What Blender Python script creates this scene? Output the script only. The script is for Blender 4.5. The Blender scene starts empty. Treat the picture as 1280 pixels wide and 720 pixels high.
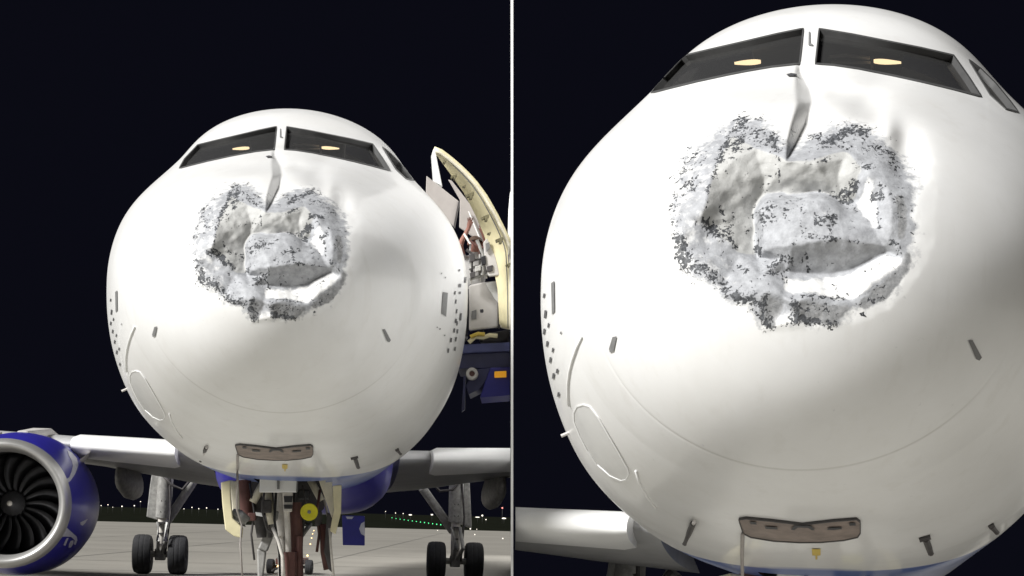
import bpy, bmesh, math, random
import numpy as np
from mathutils import Vector, Matrix
from mathutils.bvhtree import BVHTree
from mathutils.geometry import delaunay_2d_cdt

random.seed(7)
rng = np.random.RandomState(7)
S = bpy.context.scene
C = S.collection
R = math.radians

# ------------------------------------------------------------------ camera, world, light, exposure
EYE = 1.69
F = 2150.0                      # focal length in pixels of a 1280 wide picture
HX, HY = 640.0, 646.0           # where the level line of sight leaves the picture
ROLL = R(1.5)
cam_d = bpy.data.cameras.new('camera')
cam = bpy.data.objects.new('camera', cam_d)
C.objects.link(cam)
cam_d.sensor_width = 36.0
cam_d.lens = 36.0 * F / 1280.0
cam_d.shift_y = (HY - 360.0) / 1280.0
cam_d.clip_start = 0.1
cam_d.clip_end = 9000.0
cam.matrix_world = Matrix.Translation((0, 0, EYE)) @ Matrix.Rotation(R(90), 4, 'X') @ Matrix.Rotation(ROLL, 4, 'Z')
S.camera = cam

SUN_TO = Vector((-0.66, -0.44, 0.61)).normalized()      # towards the floodlights
world = bpy.data.worlds.new('World')
S.world = world
world.use_nodes = True
bg = world.node_tree.nodes['Background']
bg.inputs['Color'].default_value = (0.0023, 0.0024, 0.0048, 1)
bg.inputs['Strength'].default_value = 1.0
sun_d = bpy.data.lights.new('sun', 'SUN')
sun_d.energy = 4.8
sun_d.angle = R(16.0)
sun_d.color = (1.0, 0.99, 0.97)
sun = bpy.data.objects.new('sun', sun_d)
C.objects.link(sun)
sun.rotation_euler = (-SUN_TO).to_track_quat('-Z', 'Y').to_euler()
S.view_settings.view_transform = 'Standard'
S.view_settings.look = 'None'
S.view_settings.exposure = 0.50
S.view_settings.gamma = 1.0
S.cycles.max_bounces = 8

CR, SR = math.cos(ROLL), math.sin(ROLL)

def W(px, py, Y):
    u, v = px - HX, HY - py
    return Vector(((u * CR - v * SR) / F * Y, Y, (u * SR + v * CR) / F * Y + EYE))

# ------------------------------------------------------------------ materials
def mat(name, col, rough=0.5, metal=0.0, var=0.12, nscale=6.0, bump=0.0, coat=0.0, spec=0.5):
    m = bpy.data.materials.new(name)
    m.use_nodes = True
    nt = m.node_tree
    b = nt.nodes['Principled BSDF']
    b.inputs['Roughness'].default_value = rough
    b.inputs['Metallic'].default_value = metal
    b.inputs['Coat Weight'].default_value = coat
    b.inputs['Coat Roughness'].default_value = 0.12
    b.inputs['Specular IOR Level'].default_value = spec
    tc = nt.nodes.new('ShaderNodeTexCoord')
    n = nt.nodes.new('ShaderNodeTexNoise')
    n.inputs['Scale'].default_value = nscale
    n.inputs['Detail'].default_value = 6
    n.inputs['Roughness'].default_value = 0.65
    nt.links.new(tc.outputs['Object'], n.inputs['Vector'])
    r = nt.nodes.new('ShaderNodeValToRGB')
    r.color_ramp.elements[0].position = 0.3
    r.color_ramp.elements[1].position = 0.7
    lo = [c * (1 - var) for c in col]
    hi = [min(1, c * (1 + var)) for c in col]
    r.color_ramp.elements[0].color = (*lo, 1)
    r.color_ramp.elements[1].color = (*hi, 1)
    nt.links.new(n.outputs['Fac'], r.inputs['Fac'])
    nt.links.new(r.outputs['Color'], b.inputs['Base Color'])
    if bump:
        bp = nt.nodes.new('ShaderNodeBump')
        bp.inputs['Strength'].default_value = bump
        bp.inputs['Distance'].default_value = 0.01
        nt.links.new(n.outputs['Fac'], bp.inputs['Height'])
        nt.links.new(bp.outputs['Normal'], b.inputs['Normal'])
    return m

def emat(name, col, strength):
    m = bpy.data.materials.new(name)
    m.use_nodes = True
    b = m.node_tree.nodes['Principled BSDF']
    b.inputs['Base Color'].default_value = (*col, 1)
    b.inputs['Emission Color'].default_value = (*col, 1)
    b.inputs['Emission Strength'].default_value = strength
    return m

M_WING = mat('wing_paint', (0.78, 0.78, 0.77), 0.35, var=0.04, nscale=2)
M_WINGGREY = mat('wing_grey', (0.36, 0.36, 0.36), 0.5, var=0.15, nscale=1.5)
M_BLUE = mat('blue_paint', (0.022, 0.019, 0.27), 0.4, var=0.12, nscale=2, coat=0.12)
M_BLUEPANEL = mat('blue_panel', (0.018, 0.018, 0.20), 0.45, var=0.15, nscale=3)
M_DARKBLUE = mat('dark_blue_paint', (0.016, 0.018, 0.07), 0.4, var=0.25, nscale=3)
M_LIP = mat('polished_lip', (0.50, 0.495, 0.48), 0.42, 0.7, var=0.05, nscale=3)
M_BLADE = mat('fan_blade', (0.03, 0.03, 0.033), 0.36, 0.7, var=0.2, nscale=4)
M_FANDARK = mat('fan_dark', (0.012, 0.012, 0.013), 0.6, var=0.2)
M_SPINNER = mat('spinner', (0.09, 0.09, 0.095), 0.3, 0.4)
M_CREAM = mat('cream_primer', (0.66, 0.60, 0.38), 0.55, var=0.10, nscale=5)
M_CREAMPALE = mat('pale_cream', (0.62, 0.58, 0.46), 0.55, var=0.15, nscale=6)
M_GREYPANEL = mat('grey_panel', (0.36, 0.33, 0.31), 0.55, var=0.12, nscale=3)
M_GREYLIGHT = mat('light_grey_panel', (0.52, 0.50, 0.48), 0.5, var=0.08, nscale=3)
M_GEAR = mat('gear_grey', (0.30, 0.295, 0.28), 0.5, 0.1, var=0.35, nscale=9, bump=0.2)
M_GEARLIGHT = mat('gear_white', (0.62, 0.59, 0.54), 0.5, 0.0, var=0.22, nscale=9)
M_GEARDARK = mat('gear_dark', (0.06, 0.055, 0.055), 0.6, 0.1, var=0.4, nscale=9)
M_RUST = mat('red_brown', (0.11, 0.045, 0.038), 0.6, var=0.3, nscale=8)
M_TYRE = mat('tyre', (0.022, 0.022, 0.024), 0.85, var=0.3, nscale=14, bump=0.3)
M_HUB = mat('wheel_hub', (0.45, 0.44, 0.42), 0.5, 0.4, var=0.3, nscale=9)
M_YELLOW = mat('yellow_disc', (0.68, 0.62, 0.015), 0.5, var=0.12, nscale=12)
M_BLACK = mat('black', (0.012, 0.012, 0.014), 0.5, var=0.2)
M_SEAL = mat('window_seal', (0.06, 0.06, 0.06), 0.6, var=0.2)
M_MARK = mat('grey_marking', (0.17, 0.17, 0.17), 0.5, var=0.15, nscale=20)
M_MARKDARK = mat('dark_marking', (0.07, 0.07, 0.075), 0.5, var=0.2, nscale=20)
M_WHITE = mat('white_paint', (0.80, 0.80, 0.79), 0.4, var=0.05, nscale=4)
M_LOGO = mat('pale_logo', (0.46, 0.46, 0.52), 0.4, var=0.1, nscale=9)
M_PINKBROWN = mat('pink_brown', (0.215, 0.17, 0.145), 0.6, var=0.32, nscale=7)
M_REFLECTION = mat('reflection_grey', (0.64, 0.64, 0.63), 0.35, var=0.06, nscale=3, coat=0.4)
M_OCHRE = mat('ochre_sticker', (0.55, 0.40, 0.06), 0.5, var=0.1)
M_AMBER = emat('amber_lens', (0.80, 0.36, 0.02), 0.25)
M_COCKPIT = mat('cockpit_trim', (0.055, 0.052, 0.05), 0.7, var=0.4, nscale=5)
M_SEAT = mat('cockpit_seat', (0.05, 0.045, 0.045), 0.8, var=0.4, nscale=8)
M_LAMP = emat('warm_lamp', (1.0, 0.78, 0.48), 2.2)
M_WHITELAMP = emat('white_lamp', (1.0, 0.93, 0.80), 0.9)
M_WARMLAMP = emat('amber_lamp', (1.0, 0.62, 0.25), 2.2)
M_GREENLAMP = emat('green_lamp', (0.10, 1.0, 0.35), 1.0)
M_REDLAMP = emat('red_lamp', (1.0, 0.30, 0.25), 1.0)
M_POST = mat('lamp_post', (0.06, 0.06, 0.06), 0.6)
M_WALL = mat('white_wall', (0.80, 0.80, 0.80), 0.6, var=0.05, nscale=1.2)

def glass_mat():
    m = bpy.data.materials.new('cockpit_glass')
    m.use_nodes = True
    nt = m.node_tree
    nt.nodes.remove(nt.nodes['Principled BSDF'])
    out = nt.nodes['Material Output']
    tr = nt.nodes.new('ShaderNodeBsdfTransparent')
    tr.inputs['Color'].default_value = (0.62, 0.60, 0.57, 1)
    gl = nt.nodes.new('ShaderNodeBsdfGlossy')
    gl.inputs['Roughness'].default_value = 0.08
    df = nt.nodes.new('ShaderNodeBsdfDiffuse')
    df.inputs['Color'].default_value = (0.10, 0.10, 0.10, 1)
    mx = nt.nodes.new('ShaderNodeMixShader')
    mx.inputs[0].default_value = 0.12
    mx2 = nt.nodes.new('ShaderNodeMixShader')
    mx2.inputs[0].default_value = 0.30
    nt.links.new(tr.outputs[0], mx2.inputs[1])
    nt.links.new(df.outputs[0], mx2.inputs[2])
    nt.links.new(mx2.outputs[0], mx.inputs[1])
    nt.links.new(gl.outputs[0], mx.inputs[2])
    nt.links.new(mx.outputs[0], out.inputs['Surface'])
    return m
M_GLASS = glass_mat()

def skin_mat():
    """white glossy aircraft paint; the attributes hold the damage, the chipping and the blue belly"""
    m = bpy.data.materials.new('aircraft_skin')
    m.use_nodes = True
    nt = m.node_tree
    N = nt.nodes.new
    Lk = nt.links.new
    b = nt.nodes['Principled BSDF']
    def attr(n):
        a = N('ShaderNodeAttribute'); a.attribute_name = n
        return a.outputs['Fac']
    def math_(op, a, bb, c=None):
        x = N('ShaderNodeMath'); x.operation = op
        for i, v in enumerate([a, bb, c]):
            if v is None: continue
            if isinstance(v, (int, float)): x.inputs[i].default_value = v
            else: Lk(v, x.inputs[i])
        return x.outputs[0]
    def mix(f, a, bb):
        x = N('ShaderNodeMix'); x.data_type = 'RGBA'
        Lk(f, x.inputs[0])
        for i, v in ((6, a), (7, bb)):
            if isinstance(v, tuple): x.inputs[i].default_value = (*v, 1)
            else: Lk(v, x.inputs[i])
        return x.outputs[2]
    def maprange(v, a, c, lo=0.0, hi=1.0):
        x = N('ShaderNodeMapRange')
        Lk(v, x.inputs[0])
        for i, q in ((1, a), (2, c), (3, lo), (4, hi)):
            if isinstance(q, (int, float)): x.inputs[i].default_value = q
            else: Lk(q, x.inputs[i])
        return x.outputs[0]
    tc = N('ShaderNodeTexCoord')
    def noise(scale, detail, rough=0.6, stretch=None, dist=0.0):
        n = N('ShaderNodeTexNoise')
        n.inputs['Scale'].default_value = scale
        n.inputs['Detail'].default_value = detail
        n.inputs['Roughness'].default_value = rough
        n.inputs['Distortion'].default_value = dist
        if stretch:
            mp = N('ShaderNodeMapping')
            mp.inputs['Scale'].default_value = stretch
            Lk(tc.outputs['Object'], mp.inputs['Vector'])
            Lk(mp.outputs['Vector'], n.inputs['Vector'])
        else:
            Lk(tc.outputs['Object'], n.inputs['Vector'])
        return n.outputs['Fac']
    chip, worn, bare, blue = attr('chip'), attr('worn'), attr('bare'), attr('blue')
    # paint
    grime = maprange(noise(1.3, 6, 0.65), 0.35, 0.75)
    paint = mix(grime, (0.775, 0.775, 0.77), (0.705, 0.70, 0.685))
    streak = maprange(noise(2.2, 5, 0.6, (3.0, 3.0, 0.35)), 0.56, 0.78)
    paint = mix(math_('MULTIPLY', streak, 0.35), paint, (0.60, 0.585, 0.55))
    paint = mix(maprange(blue, 0.45, 0.55), paint, (0.09, 0.15, 0.40))  # blue belly, paler than the fairing: a reflection held in the tone
    paint = mix(math_('MULTIPLY', attr('seam'), .6), paint, (0.36, 0.345, 0.31))
    # bare filler inside the torn area; trough floor tinted as shade
    mott = maprange(noise(16, 7, 0.7), 0.35, 0.68)
    wornc = mix(mott, (0.42, 0.43, 0.45), (0.26, 0.265, 0.28))
    c1 = mix(maprange(math_('ADD', worn, math_('MULTIPLY', math_('SUBTRACT', noise(18, 5), 0.5), 1.6)), 0.30, 0.72), paint, wornc)
    barec = mix(maprange(noise(30, 6, 0.7), 0.35, 0.65), (0.32, 0.32, 0.325), (0.18, 0.185, 0.19))
    c2 = mix(maprange(math_('ADD', bare, math_('MULTIPLY', math_('SUBTRACT', noise(26, 5), 0.5), 0.8)), 0.42, 0.62), c1, barec)
    shadec = mix(maprange(noise(12, 6, 0.7), 0.35, 0.7), (0.50, 0.50, 0.485), (0.40, 0.40, 0.385))
    c2 = mix(math_('MULTIPLY', maprange(math_('ADD', attr('primer'), math_('MULTIPLY', math_('SUBTRACT', noise(20, 5), 0.5), 0.7)), 0.4, 0.62), 0.9), c2, shadec)  # 'primer' holds the shade on the trough floor
    # dark chips
    n1 = noise(27, 2.5, 0.55, (1.0, 0.55, 1.0), 1.0)
    n2 = noise(60, 2, 0.55, (1.0, 0.55, 1.0), 0.8)
    ns = math_('ADD', math_('MULTIPLY', n1, 0.55), math_('MULTIPLY', n2, 0.45))
    th = maprange(chip, 0.04, 1.0, 0.67, 0.425)
    th = math_('ADD', th, maprange(chip, 0.02, 0.10, 0.3, 0.0))
    th = math_('ADD', th, maprange(noise(7, 3, 0.6), 0.3, 0.7, 0.07, -0.05))
    dk = math_('SUBTRACT', ns, th)
    dark = maprange(dk, -0.012, 0.035)
    darkc = mix(maprange(n2, 0.4, 0.65), (0.095, 0.10, 0.11), (0.028, 0.030, 0.033))
    col = mix(dark, c2, darkc)
    Lk(col, b.inputs['Base Color'])
    rough = maprange(worn, 0.2, 0.7, 0.42, 0.65)
    Lk(rough, b.inputs['Roughness'])
    coat = maprange(worn, 0.15, 0.6, 0.4, 0.0)
    Lk(coat, b.inputs['Coat Weight'])
    b.inputs['Coat Roughness'].default_value = 0.12
    # fine relief: edges of the chips, grain of the torn filler, faint waviness of the skin
    h = math_('SUBTRACT', math_('MULTIPLY', math_('MULTIPLY', noise(48, 6, 0.7), worn), 0.55), math_('MULTIPLY', dark, 0.5))
    bp = N('ShaderNodeBump')
    bp.inputs['Strength'].default_value = 0.8
    bp.inputs['Distance'].default_value = 0.010
    Lk(h, bp.inputs['Height'])
    bp2 = N('ShaderNodeBump')
    bp2.inputs['Strength'].default_value = 0.10
    bp2.inputs['Distance'].default_value = 0.02
    Lk(noise(2.5, 2), bp2.inputs['Height'])
    Lk(bp.outputs['Normal'], bp2.inputs['Normal'])
    Lk(bp2.outputs['Normal'], b.inputs['Normal'])
    return m
M_SKIN = skin_mat()

# ------------------------------------------------------------------ mesh helpers
class MB:
    def __init__(s): s.v, s.f = [], []
    def add(s, vs, fs):
        o = len(s.v)
        s.v += [tuple(p) for p in vs]
        s.f += [tuple(i + o for i in f) for f in fs]
        return s
    def tube(s, pts, r, n=10, cap=True):
        pts = [Vector(p) for p in pts]
        rs = r if isinstance(r, (list, tuple)) else [r] * len(pts)
        vs, fs = [], []
        ref = None
        for i, p in enumerate(pts):
            a = pts[max(i - 1, 0)]; b = pts[min(i + 1, len(pts) - 1)]
            d = (b - a).normalized()
            if ref is None:
                ref = Vector((0, 0, 1)) if abs(d.z) < 0.9 else Vector((1, 0, 0))
            e1 = d.cross(ref).normalized(); e2 = d.cross(e1).normalized()
            ref = -e2 if False else ref
            for j in range(n):
                t = 2 * math.pi * j / n
                vs.append(p + (e1 * math.cos(t) + e2 * math.sin(t)) * rs[i])
        for i in range(len(pts) - 1):
            for j in range(n):
                k = (j + 1) % n
                fs.append((i * n + j, i * n + k, (i + 1) * n + k, (i + 1) * n + j))
        if cap:
            fs.append(tuple(range(n))[::-1]); fs.append(tuple((len(pts) - 1) * n + j for j in range(n)))
        return s.add(vs, fs)
    def box(s, c, size, m=None):
        c = Vector(c); h = Vector(size) / 2
        vs = []
        for dz in (-1, 1):
            for dx, dy in ((-1, -1), (1, -1), (1, 1), (-1, 1)):
                p = Vector((dx * h.x, dy * h.y, dz * h.z))
                if m: p = m @ p
                vs.append(c + p)
        return s.add(vs, [(3, 2, 1, 0), (4, 5, 6, 7), (0, 1, 5, 4), (1, 2, 6, 5), (2, 3, 7, 6), (3, 0, 4, 7)])
    def slab(s, pts, off):
        """polygon extruded by the vector off"""
        n = len(pts); off = Vector(off)
        a = [Vector(p) for p in pts]
        vs = a + [p + off for p in a]
        fs = [tuple(range(n)), tuple(range(2 * n - 1, n - 1, -1))]
        for i in range(n):
            j = (i + 1) % n
            fs.append((j, i, i + n, j + n))
        return s.add(vs, fs)
    def lathe(s, prof, c, n=48, axis='y', closed=False):
        """prof: (radius, along)"""
        c = Vector(c); vs, fs = [], []
        for r, a in prof:
            for j in range(n):
                t = 2 * math.pi * j / n
                if axis == 'y': p = Vector((r * math.cos(t), a, r * math.sin(t)))
                elif axis == 'x': p = Vector((a, r * math.cos(t), r * math.sin(t)))
                else: p = Vector((r * math.cos(t), r * math.sin(t), a))
                vs.append(c + p)
        m = len(prof)
        for i in range(m - 1 if not closed else m):
            k = (i + 1) % m
            for j in range(n):
                q = (j + 1) % n
                fs.append((i * n + j, i * n + q, k * n + q, k * n + j))
        return s.add(vs, fs)
    def build(s, name, material, parent=None, smooth=False, angle=None, bevel=0.0):
        me = bpy.data.meshes.new(name)
        me.from_pydata(s.v, [], s.f)
        bm = bmesh.new(); bm.from_mesh(me)
        bmesh.ops.recalc_face_normals(bm, faces=bm.faces)
        bm.to_mesh(me); bm.free()
        me.materials.append(material)
        if smooth:
            me.polygons.foreach_set('use_smooth', [True] * len(me.polygons))
            if angle: me.set_sharp_from_angle(angle=R(angle))
        o = bpy.data.objects.new(name, me)
        C.objects.link(o)
        if parent: o.parent = parent
        if bevel:
            md = o.modifiers.new('bevel', 'BEVEL'); md.width = bevel; md.segments = 2; md.limit_method = 'ANGLE'
        return o

def tag(o, label=None, cat=None, group=None, kind=None):
    if label: o['label'] = label
    if cat: o['category'] = cat
    if group: o['group'] = group
    if kind: o['kind'] = kind
    return o

def empty(name, loc=(0, 0, 0)):
    o = bpy.data.objects.new(name, None)
    C.objects.link(o); o.location = loc; o.empty_display_size = 0.3
    return o

def in_poly(x, y, poly):
    x = np.asarray(x); y = np.asarray(y)
    r = np.zeros(x.shape, bool)
    n = len(poly)
    for i in range(n):
        x1, y1 = poly[i]; x2, y2 = poly[(i + 1) % n]
        c = ((y1 > y) != (y2 > y))
        with np.errstate(divide='ignore', invalid='ignore'):
            xi = (x2 - x1) * (y - y1) / (y2 - y1 if y2 != y1 else 1e-9) + x1
        r ^= c & (x < xi)
    return r

# ------------------------------------------------------------------ the torn nose: depth, wear and shade maps
# drawn on a sheet 880 x 740 whose unit is about 2 mm on the nose
CV = [  # x, y, depth (m)
 (40,290,0),(80,170,0),(230,40,0),(350,20,0),(480,50,0),(600,50,0),(720,110,0),(830,250,0),(835,400,0),(790,510,0),
 (700,600,0),(600,640,0),(480,670,0),(350,660,0),(220,610,0),(90,520,0),(50,400,0),
 (250,100,.012),(160,330,.012),(205,215,.0),                      # 17-19 left lip
 (330,146,.03),(420,180,.035),(500,174,.03),(580,150,.03),(628,192,.05),   # 20-24 rim of the upper arm
 (340,278,.25),(470,274,.235),(560,298,.225),(612,285,.18),         # 25-28 valley
 (318,330,.265),(322,400,.26),(328,462,.22),                       # 29-31 left valley
 (368,290,.135),(470,288,.115),(598,314,.13),                      # 32-34 top edge of the plateau
 (340,322,.155),(342,400,.14),(345,440,.12),                        # 35-37 left edge of the plateau
 (430,420,.065),(560,402,.06),(690,428,.065),                      # 38-40 brow of the pocket
 (410,498,.15),(500,504,.18),(600,478,.15),(690,446,.09),        # 41-44 pocket floor
 (390,558,.02),(480,562,.012),(595,574,.012),(625,542,.025),(752,470,.01),  # 45-49 lower lip
 (330,500,.075),(395,462,.13),                                     # 50-51
 (648,222,.03),(700,262,.015),(702,410,.02),(664,385,.075),        # 52-55 right facet
 (178,362,.06),(285,446,.16),(110,425,.0),(300,590,.0),(225,545,.0),  # 56-60 lower left strip
 (330,560,-.012),(362,640,-.004),(398,575,.03),(415,575,-.012),(440,640,-.004),(560,630,0), # 61-66 flaps
 (125,342,0),(140,250,0),(190,130,0),                              # 67-69 foot of the left lip
]
CE = [(17,19),(19,18),(17,20),(20,21),(21,22),(22,23),(23,24),(25,26),(26,27),(27,28),(25,29),(29,30),(30,31),
      (32,33),(33,34),(32,35),(35,36),(36,37),(38,39),(39,40),(41,42),(42,43),(43,44),(45,46),(46,47),(48,49),
      (52,53),(53,54),(56,57),(57,31),(58,60),(60,59)]

def tri_raster(w, h):
    vs = [Vector((p[0], p[1])) for p in CV]
    ov, oe, of, oov, ooe, oof = delaunay_2d_cdt(vs, CE, [], 0, 1e-4)
    zz = []
    src = np.array([(p[0], p[1]) for p in CV]); dep = np.array([p[2] for p in CV])
    for v in ov:
        d = np.hypot(src[:, 0] - v.x, src[:, 1] - v.y)
        i = np.argsort(d)[:2]
        if d[i[0]] < 0.5: zz.append(dep[i[0]])
        else:
            wgt = 1 / d[i]; zz.append(float((dep[i] * wgt).sum() / wgt.sum()))
    out = np.zeros((h, w))
    for f in of:
        (x0, y0), (x1, y1), (x2, y2) = [(ov[i].x, ov[i].y) for i in f]
        z0, z1, z2 = [zz[i] for i in f]
        xa, xb = int(max(0, min(x0, x1, x2))), int(min(w - 1, max(x0, x1, x2) + 1))
        ya, yb = int(max(0, min(y0, y1, y2))), int(min(h - 1, max(y0, y1, y2) + 1))
        if xb <= xa or yb <= ya: continue
        X, Y = np.meshgrid(np.arange(xa, xb + 1), np.arange(ya, yb + 1))
        den = (y1 - y2) * (x0 - x2) + (x2 - x1) * (y0 - y2)
        if abs(den) < 1e-9: continue
        a = ((y1 - y2) * (X - x2) + (x2 - x1) * (Y - y2)) / den
        b = ((y2 - y0) * (X - x2) + (x0 - x2) * (Y - y2)) / den
        c = 1 - a - b
        m = (a >= -1e-6) & (b >= -1e-6) & (c >= -1e-6)
        sub = out[ya:yb + 1, xa:xb + 1]
        sub[m] = (a * z0 + b * z1 + c * z2)[m]
    return out

def blur(a, s):
    n = int(s * 3) + 1
    k = np.exp(-0.5 * (np.arange(-n, n + 1) / s) ** 2); k /= k.sum()
    a = np.apply_along_axis(lambda r: np.convolve(np.pad(r, n, mode='edge'), k, 'valid'), 0, a)
    return np.apply_along_axis(lambda r: np.convolve(np.pad(r, n, mode='edge'), k, 'valid'), 1, a)

DW, DH, DX0, DY0 = 1080, 900, 100, 180        # the sheet with a margin round it
def raster_maps():
    h0 = tri_raster(880, 740)
    H = np.zeros((DH, DW)); H[DY0:DY0 + 720, DX0:DX0 + 880] = h0[:720]
    X, Y = np.meshgrid(np.arange(DW) - DX0, np.arange(DH) - DY0)
    nz = sum(blur(rng.randn(DH, DW), s) * s * a for s, a in ((26, .013), (12, .005), (6, .003)))
    zone = np.zeros((DH, DW))
    outer = [(70,290),(95,190),(170,130),(250,70),(340,60),(400,130),(430,160),(500,100),(600,75),(690,130),(760,220),(770,300),(775,400),
             (760,480),(700,560),(610,590),(560,640),(440,650),(410,590),(385,600),(370,650),(335,640),(312,585),(220,560),(130,510),(95,430),(85,350)]
    zone[in_poly(X, Y, outer)] = 1
    zs = blur(zone, 24)
    zs = np.clip(zs * 1.12, 0, 1) * np.interp(X, [60, 200, 330], [.55, .75, 1.0])
    H = blur(H, 3.4) * 1.3 + nz * blur(zone, 16)
    # knife-shaped fold between the windows and the tear, and the soft dents to its right
    def seg(x1, y1, x2, y2):
        dx, dy = x2 - x1, y2 - y1
        t = np.clip(((X - x1) * dx + (Y - y1) * dy) / (dx * dx + dy * dy), 0, 1)
        return t, X - (x1 + t * dx), Y - (y1 + t * dy)
    fy = np.clip((Y + 70) / 240.0, 0, 1)                       # 0 at the top of the fold, 1 at its foot
    xl = np.interp(Y, [-70, -20, 20, 80, 130, 170], [440, 436, 440, 424, 412, 414])   # left (proud) edge
    xr = np.interp(Y, [-70, -20, 20, 80, 130, 170], [444, 474, 482, 466, 440, 418])   # right (sunk) edge
    amp = np.interp(Y, [-95, -50, 0, 80, 150, 185], [0, .15, .26, .27, .15, 0.0])
    ramp = np.clip((X - xl) / np.maximum(xr - xl, 6), 0, 1)
    tail = np.exp(-np.clip(X - xr, 0, None) / 95.0)
    H += blur(amp * ramp * tail, 2.2)
    for gx, gy, rx, ry, a in ((640, 20, 60, 46, .05), (745, 160, 46, 70, .035), (560, -10, 50, 26, .028), (690, -50, 70, 40, .02),
                              (330, -20, 120, 30, .012), (590, 70, 60, 26, -.012), (700, 90, 26, 50, -.012)):
        a *= 3.2
        H += a * np.exp(-((X - gx) / rx) ** 2 - ((Y - gy) / ry) ** 2)
    # wear: grey torn flaps; also grey bands on the right
    bare = np.zeros((DH, DW))
    for poly in ([(328,548),(398,575),(385,640),(368,652),(340,640)], [(412,572),(560,580),(600,585),(560,640),(430,650)],
                 [(600,580),(690,520),(770,440),(775,480),(700,570),(620,600)], 
                 [(712,280),(740,270),(755,380),(740,430),(722,400)]):
        bare[in_poly(X, Y, poly)] = 1
    bare = blur(bare, 8) * .8
    primer = np.zeros((DH, DW))  # shade on the trough floor, put into the colour
    for poly in ([(255,110),(330,150),(420,184),(500,178),(580,155),(625,200),(608,280),(560,294),(470,270),(345,275),(318,330),(322,400),(325,455),(285,440),(180,355),(165,330),(205,225)],):
        primer[in_poly(X, Y, poly)] = 1
    primer = blur(primer, 7)
    # chips: capsules x1 y1 x2 y2 radius density
    chip = np.zeros((DH, DW))
    for x1, y1, x2, y2, r, d in (
        (95,290,150,170,42,.55),(80,320,90,350,22,.6),(262,92,205,225,13,.9),(285,78,275,150,26,.85),(280,90,372,112,18,.8),(340,130,380,145,26,.75),(320,60,340,62,14,.6),
        (185,352,235,390,26,.95),(240,395,272,420,13,.95),(150,352,152,358,9,1),(108,400,135,490,24,.9),(150,480,235,535,22,.85),(235,540,310,572,22,.95),
        (255,445,300,490,9,.8),(340,575,362,640,24,.85),(355,630,372,648,14,.95),(422,575,440,640,18,.9),(440,632,545,640,18,.95),(470,600,550,600,28,.6),
        (450,560,570,562,8,.75),(515,138,600,96,17,.9),(600,96,640,100,20,.8),(640,140,705,180,28,.65),(560,130,690,150,26,.45),(480,120,510,112,12,.6),
        (608,245,575,275,18,.95),(550,285,590,290,12,.95),(615,205,655,200,13,.85),(520,180,560,172,8,.9),(470,180,520,184,7,.6),(500,275,555,292,7,.8),
        (348,335,430,305,34,.62),(490,355,545,340,18,.75),(520,370,530,385,10,.8),(440,390,560,405,9,.6),(520,375,545,402,6,.9),(545,402,690,425,6,.75),
        (365,480,412,465,24,.85),(345,500,420,490,16,.7),(330,430,330,445,10,.9),(655,285,680,270,15,.85),(660,300,672,370,7,.75),(700,400,735,460,12,.85),
        (715,300,745,350,30,.42),(720,250,760,260,18,.4),(640,500,710,450,10,.5),(545,525,555,560,7,.7),(390,178,388,250,4,.85),(270,240,372,235,7,.5),
        (330,400,430,425,14,.4),(240,320,225,300,9,.7),(255,160,250,200,12,.6),(600,560,700,530,10,.45),(560,560,600,545,6,.6),(470,440,480,500,4,.8),
        (620,610,625,612,8,.8),(110,180,240,80,26,.3),(90,420,150,520,16,.5),(560,80,700,120,22,.35),(700,170,770,260,26,.4),(765,280,770,420,18,.3),(690,560,600,590,16,.55),(430,100,480,150,16,.4),(380,640,430,650,12,.5),(190,250,175,310,10,.85),(250,340,300,370,24,.5),(300,150,330,120,20,.6),(350,300,600,320,30,.28),(430,330,470,380,40,.3),(640,240,690,250,16,.5),(400,520,420,500,14,.6),(300,270,400,150,40,.18),(560,330,640,330,60,.2),(200,450,300,540,50,.25),(420,470,600,460,30,.22),(640,540,720,480,30,.3)):
        t, ex, ey = seg(x1, y1, x2 + .01, y2 + .01)
        g = d * np.exp(-((np.hypot(ex, ey) / r) ** 2.2) * 0.8)
        chip = np.maximum(chip, g)
    # the white folded lips keep their paint
    keep = np.zeros((DH, DW))
    for poly in ([(395,512),(500,516),(600,492),(690,452),(745,470),(680,520),(600,566),(500,556),(400,548)], [(606,302),(646,232),(664,280),(662,380),(690,418),(640,350)]):
        keep[in_poly(X, Y, poly)] = 1
    zs = zs * (1 - .8 * blur(keep, 6))
    # nothing tears along a ruler: bend every map by the same slow wander
    def wander(s, a): 
        q = blur(rng.randn(DH, DW), s); return q / q.std() * a
    calm = np.clip((Y - 150) / 40.0, .15, 1)             # the clean fold above the tear stays straight
    wx = (wander(30, 7.5) + wander(10, 1.5)) * calm; wy = (wander(30, 7.5) + wander(10, 1.5)) * calm
    gx = np.arange(DW)[None, :] + wx; gy = np.arange(DH)[:, None] + wy
    def bend(m):
        x = np.clip(gx, 0, DW - 1.001); y = np.clip(gy, 0, DH - 1.001); i = x.astype(int); j = y.astype(int); fx = x - i; fy = y - j
        return m[j, i] * (1 - fx) * (1 - fy) + m[j, i + 1] * fx * (1 - fy) + m[j + 1, i] * (1 - fx) * fy + m[j + 1, i + 1] * fx * fy
    return bend(H), bend(zs), bend(bare), bend(blur(chip, 2)), bend(primer)
MAPS = raster_maps()

def sample(a, x, y):
    x = np.clip(x + DX0, 0, DW - 1.001); y = np.clip(y + DY0, 0, DH - 1.001)
    i = x.astype(int); j = y.astype(int); fx = x - i; fy = y - j
    return (a[j, i] * (1 - fx) * (1 - fy) + a[j, i + 1] * fx * (1 - fy) + a[j + 1, i] * (1 - fx) * fy + a[j + 1, i + 1] * fx * fy)

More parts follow.
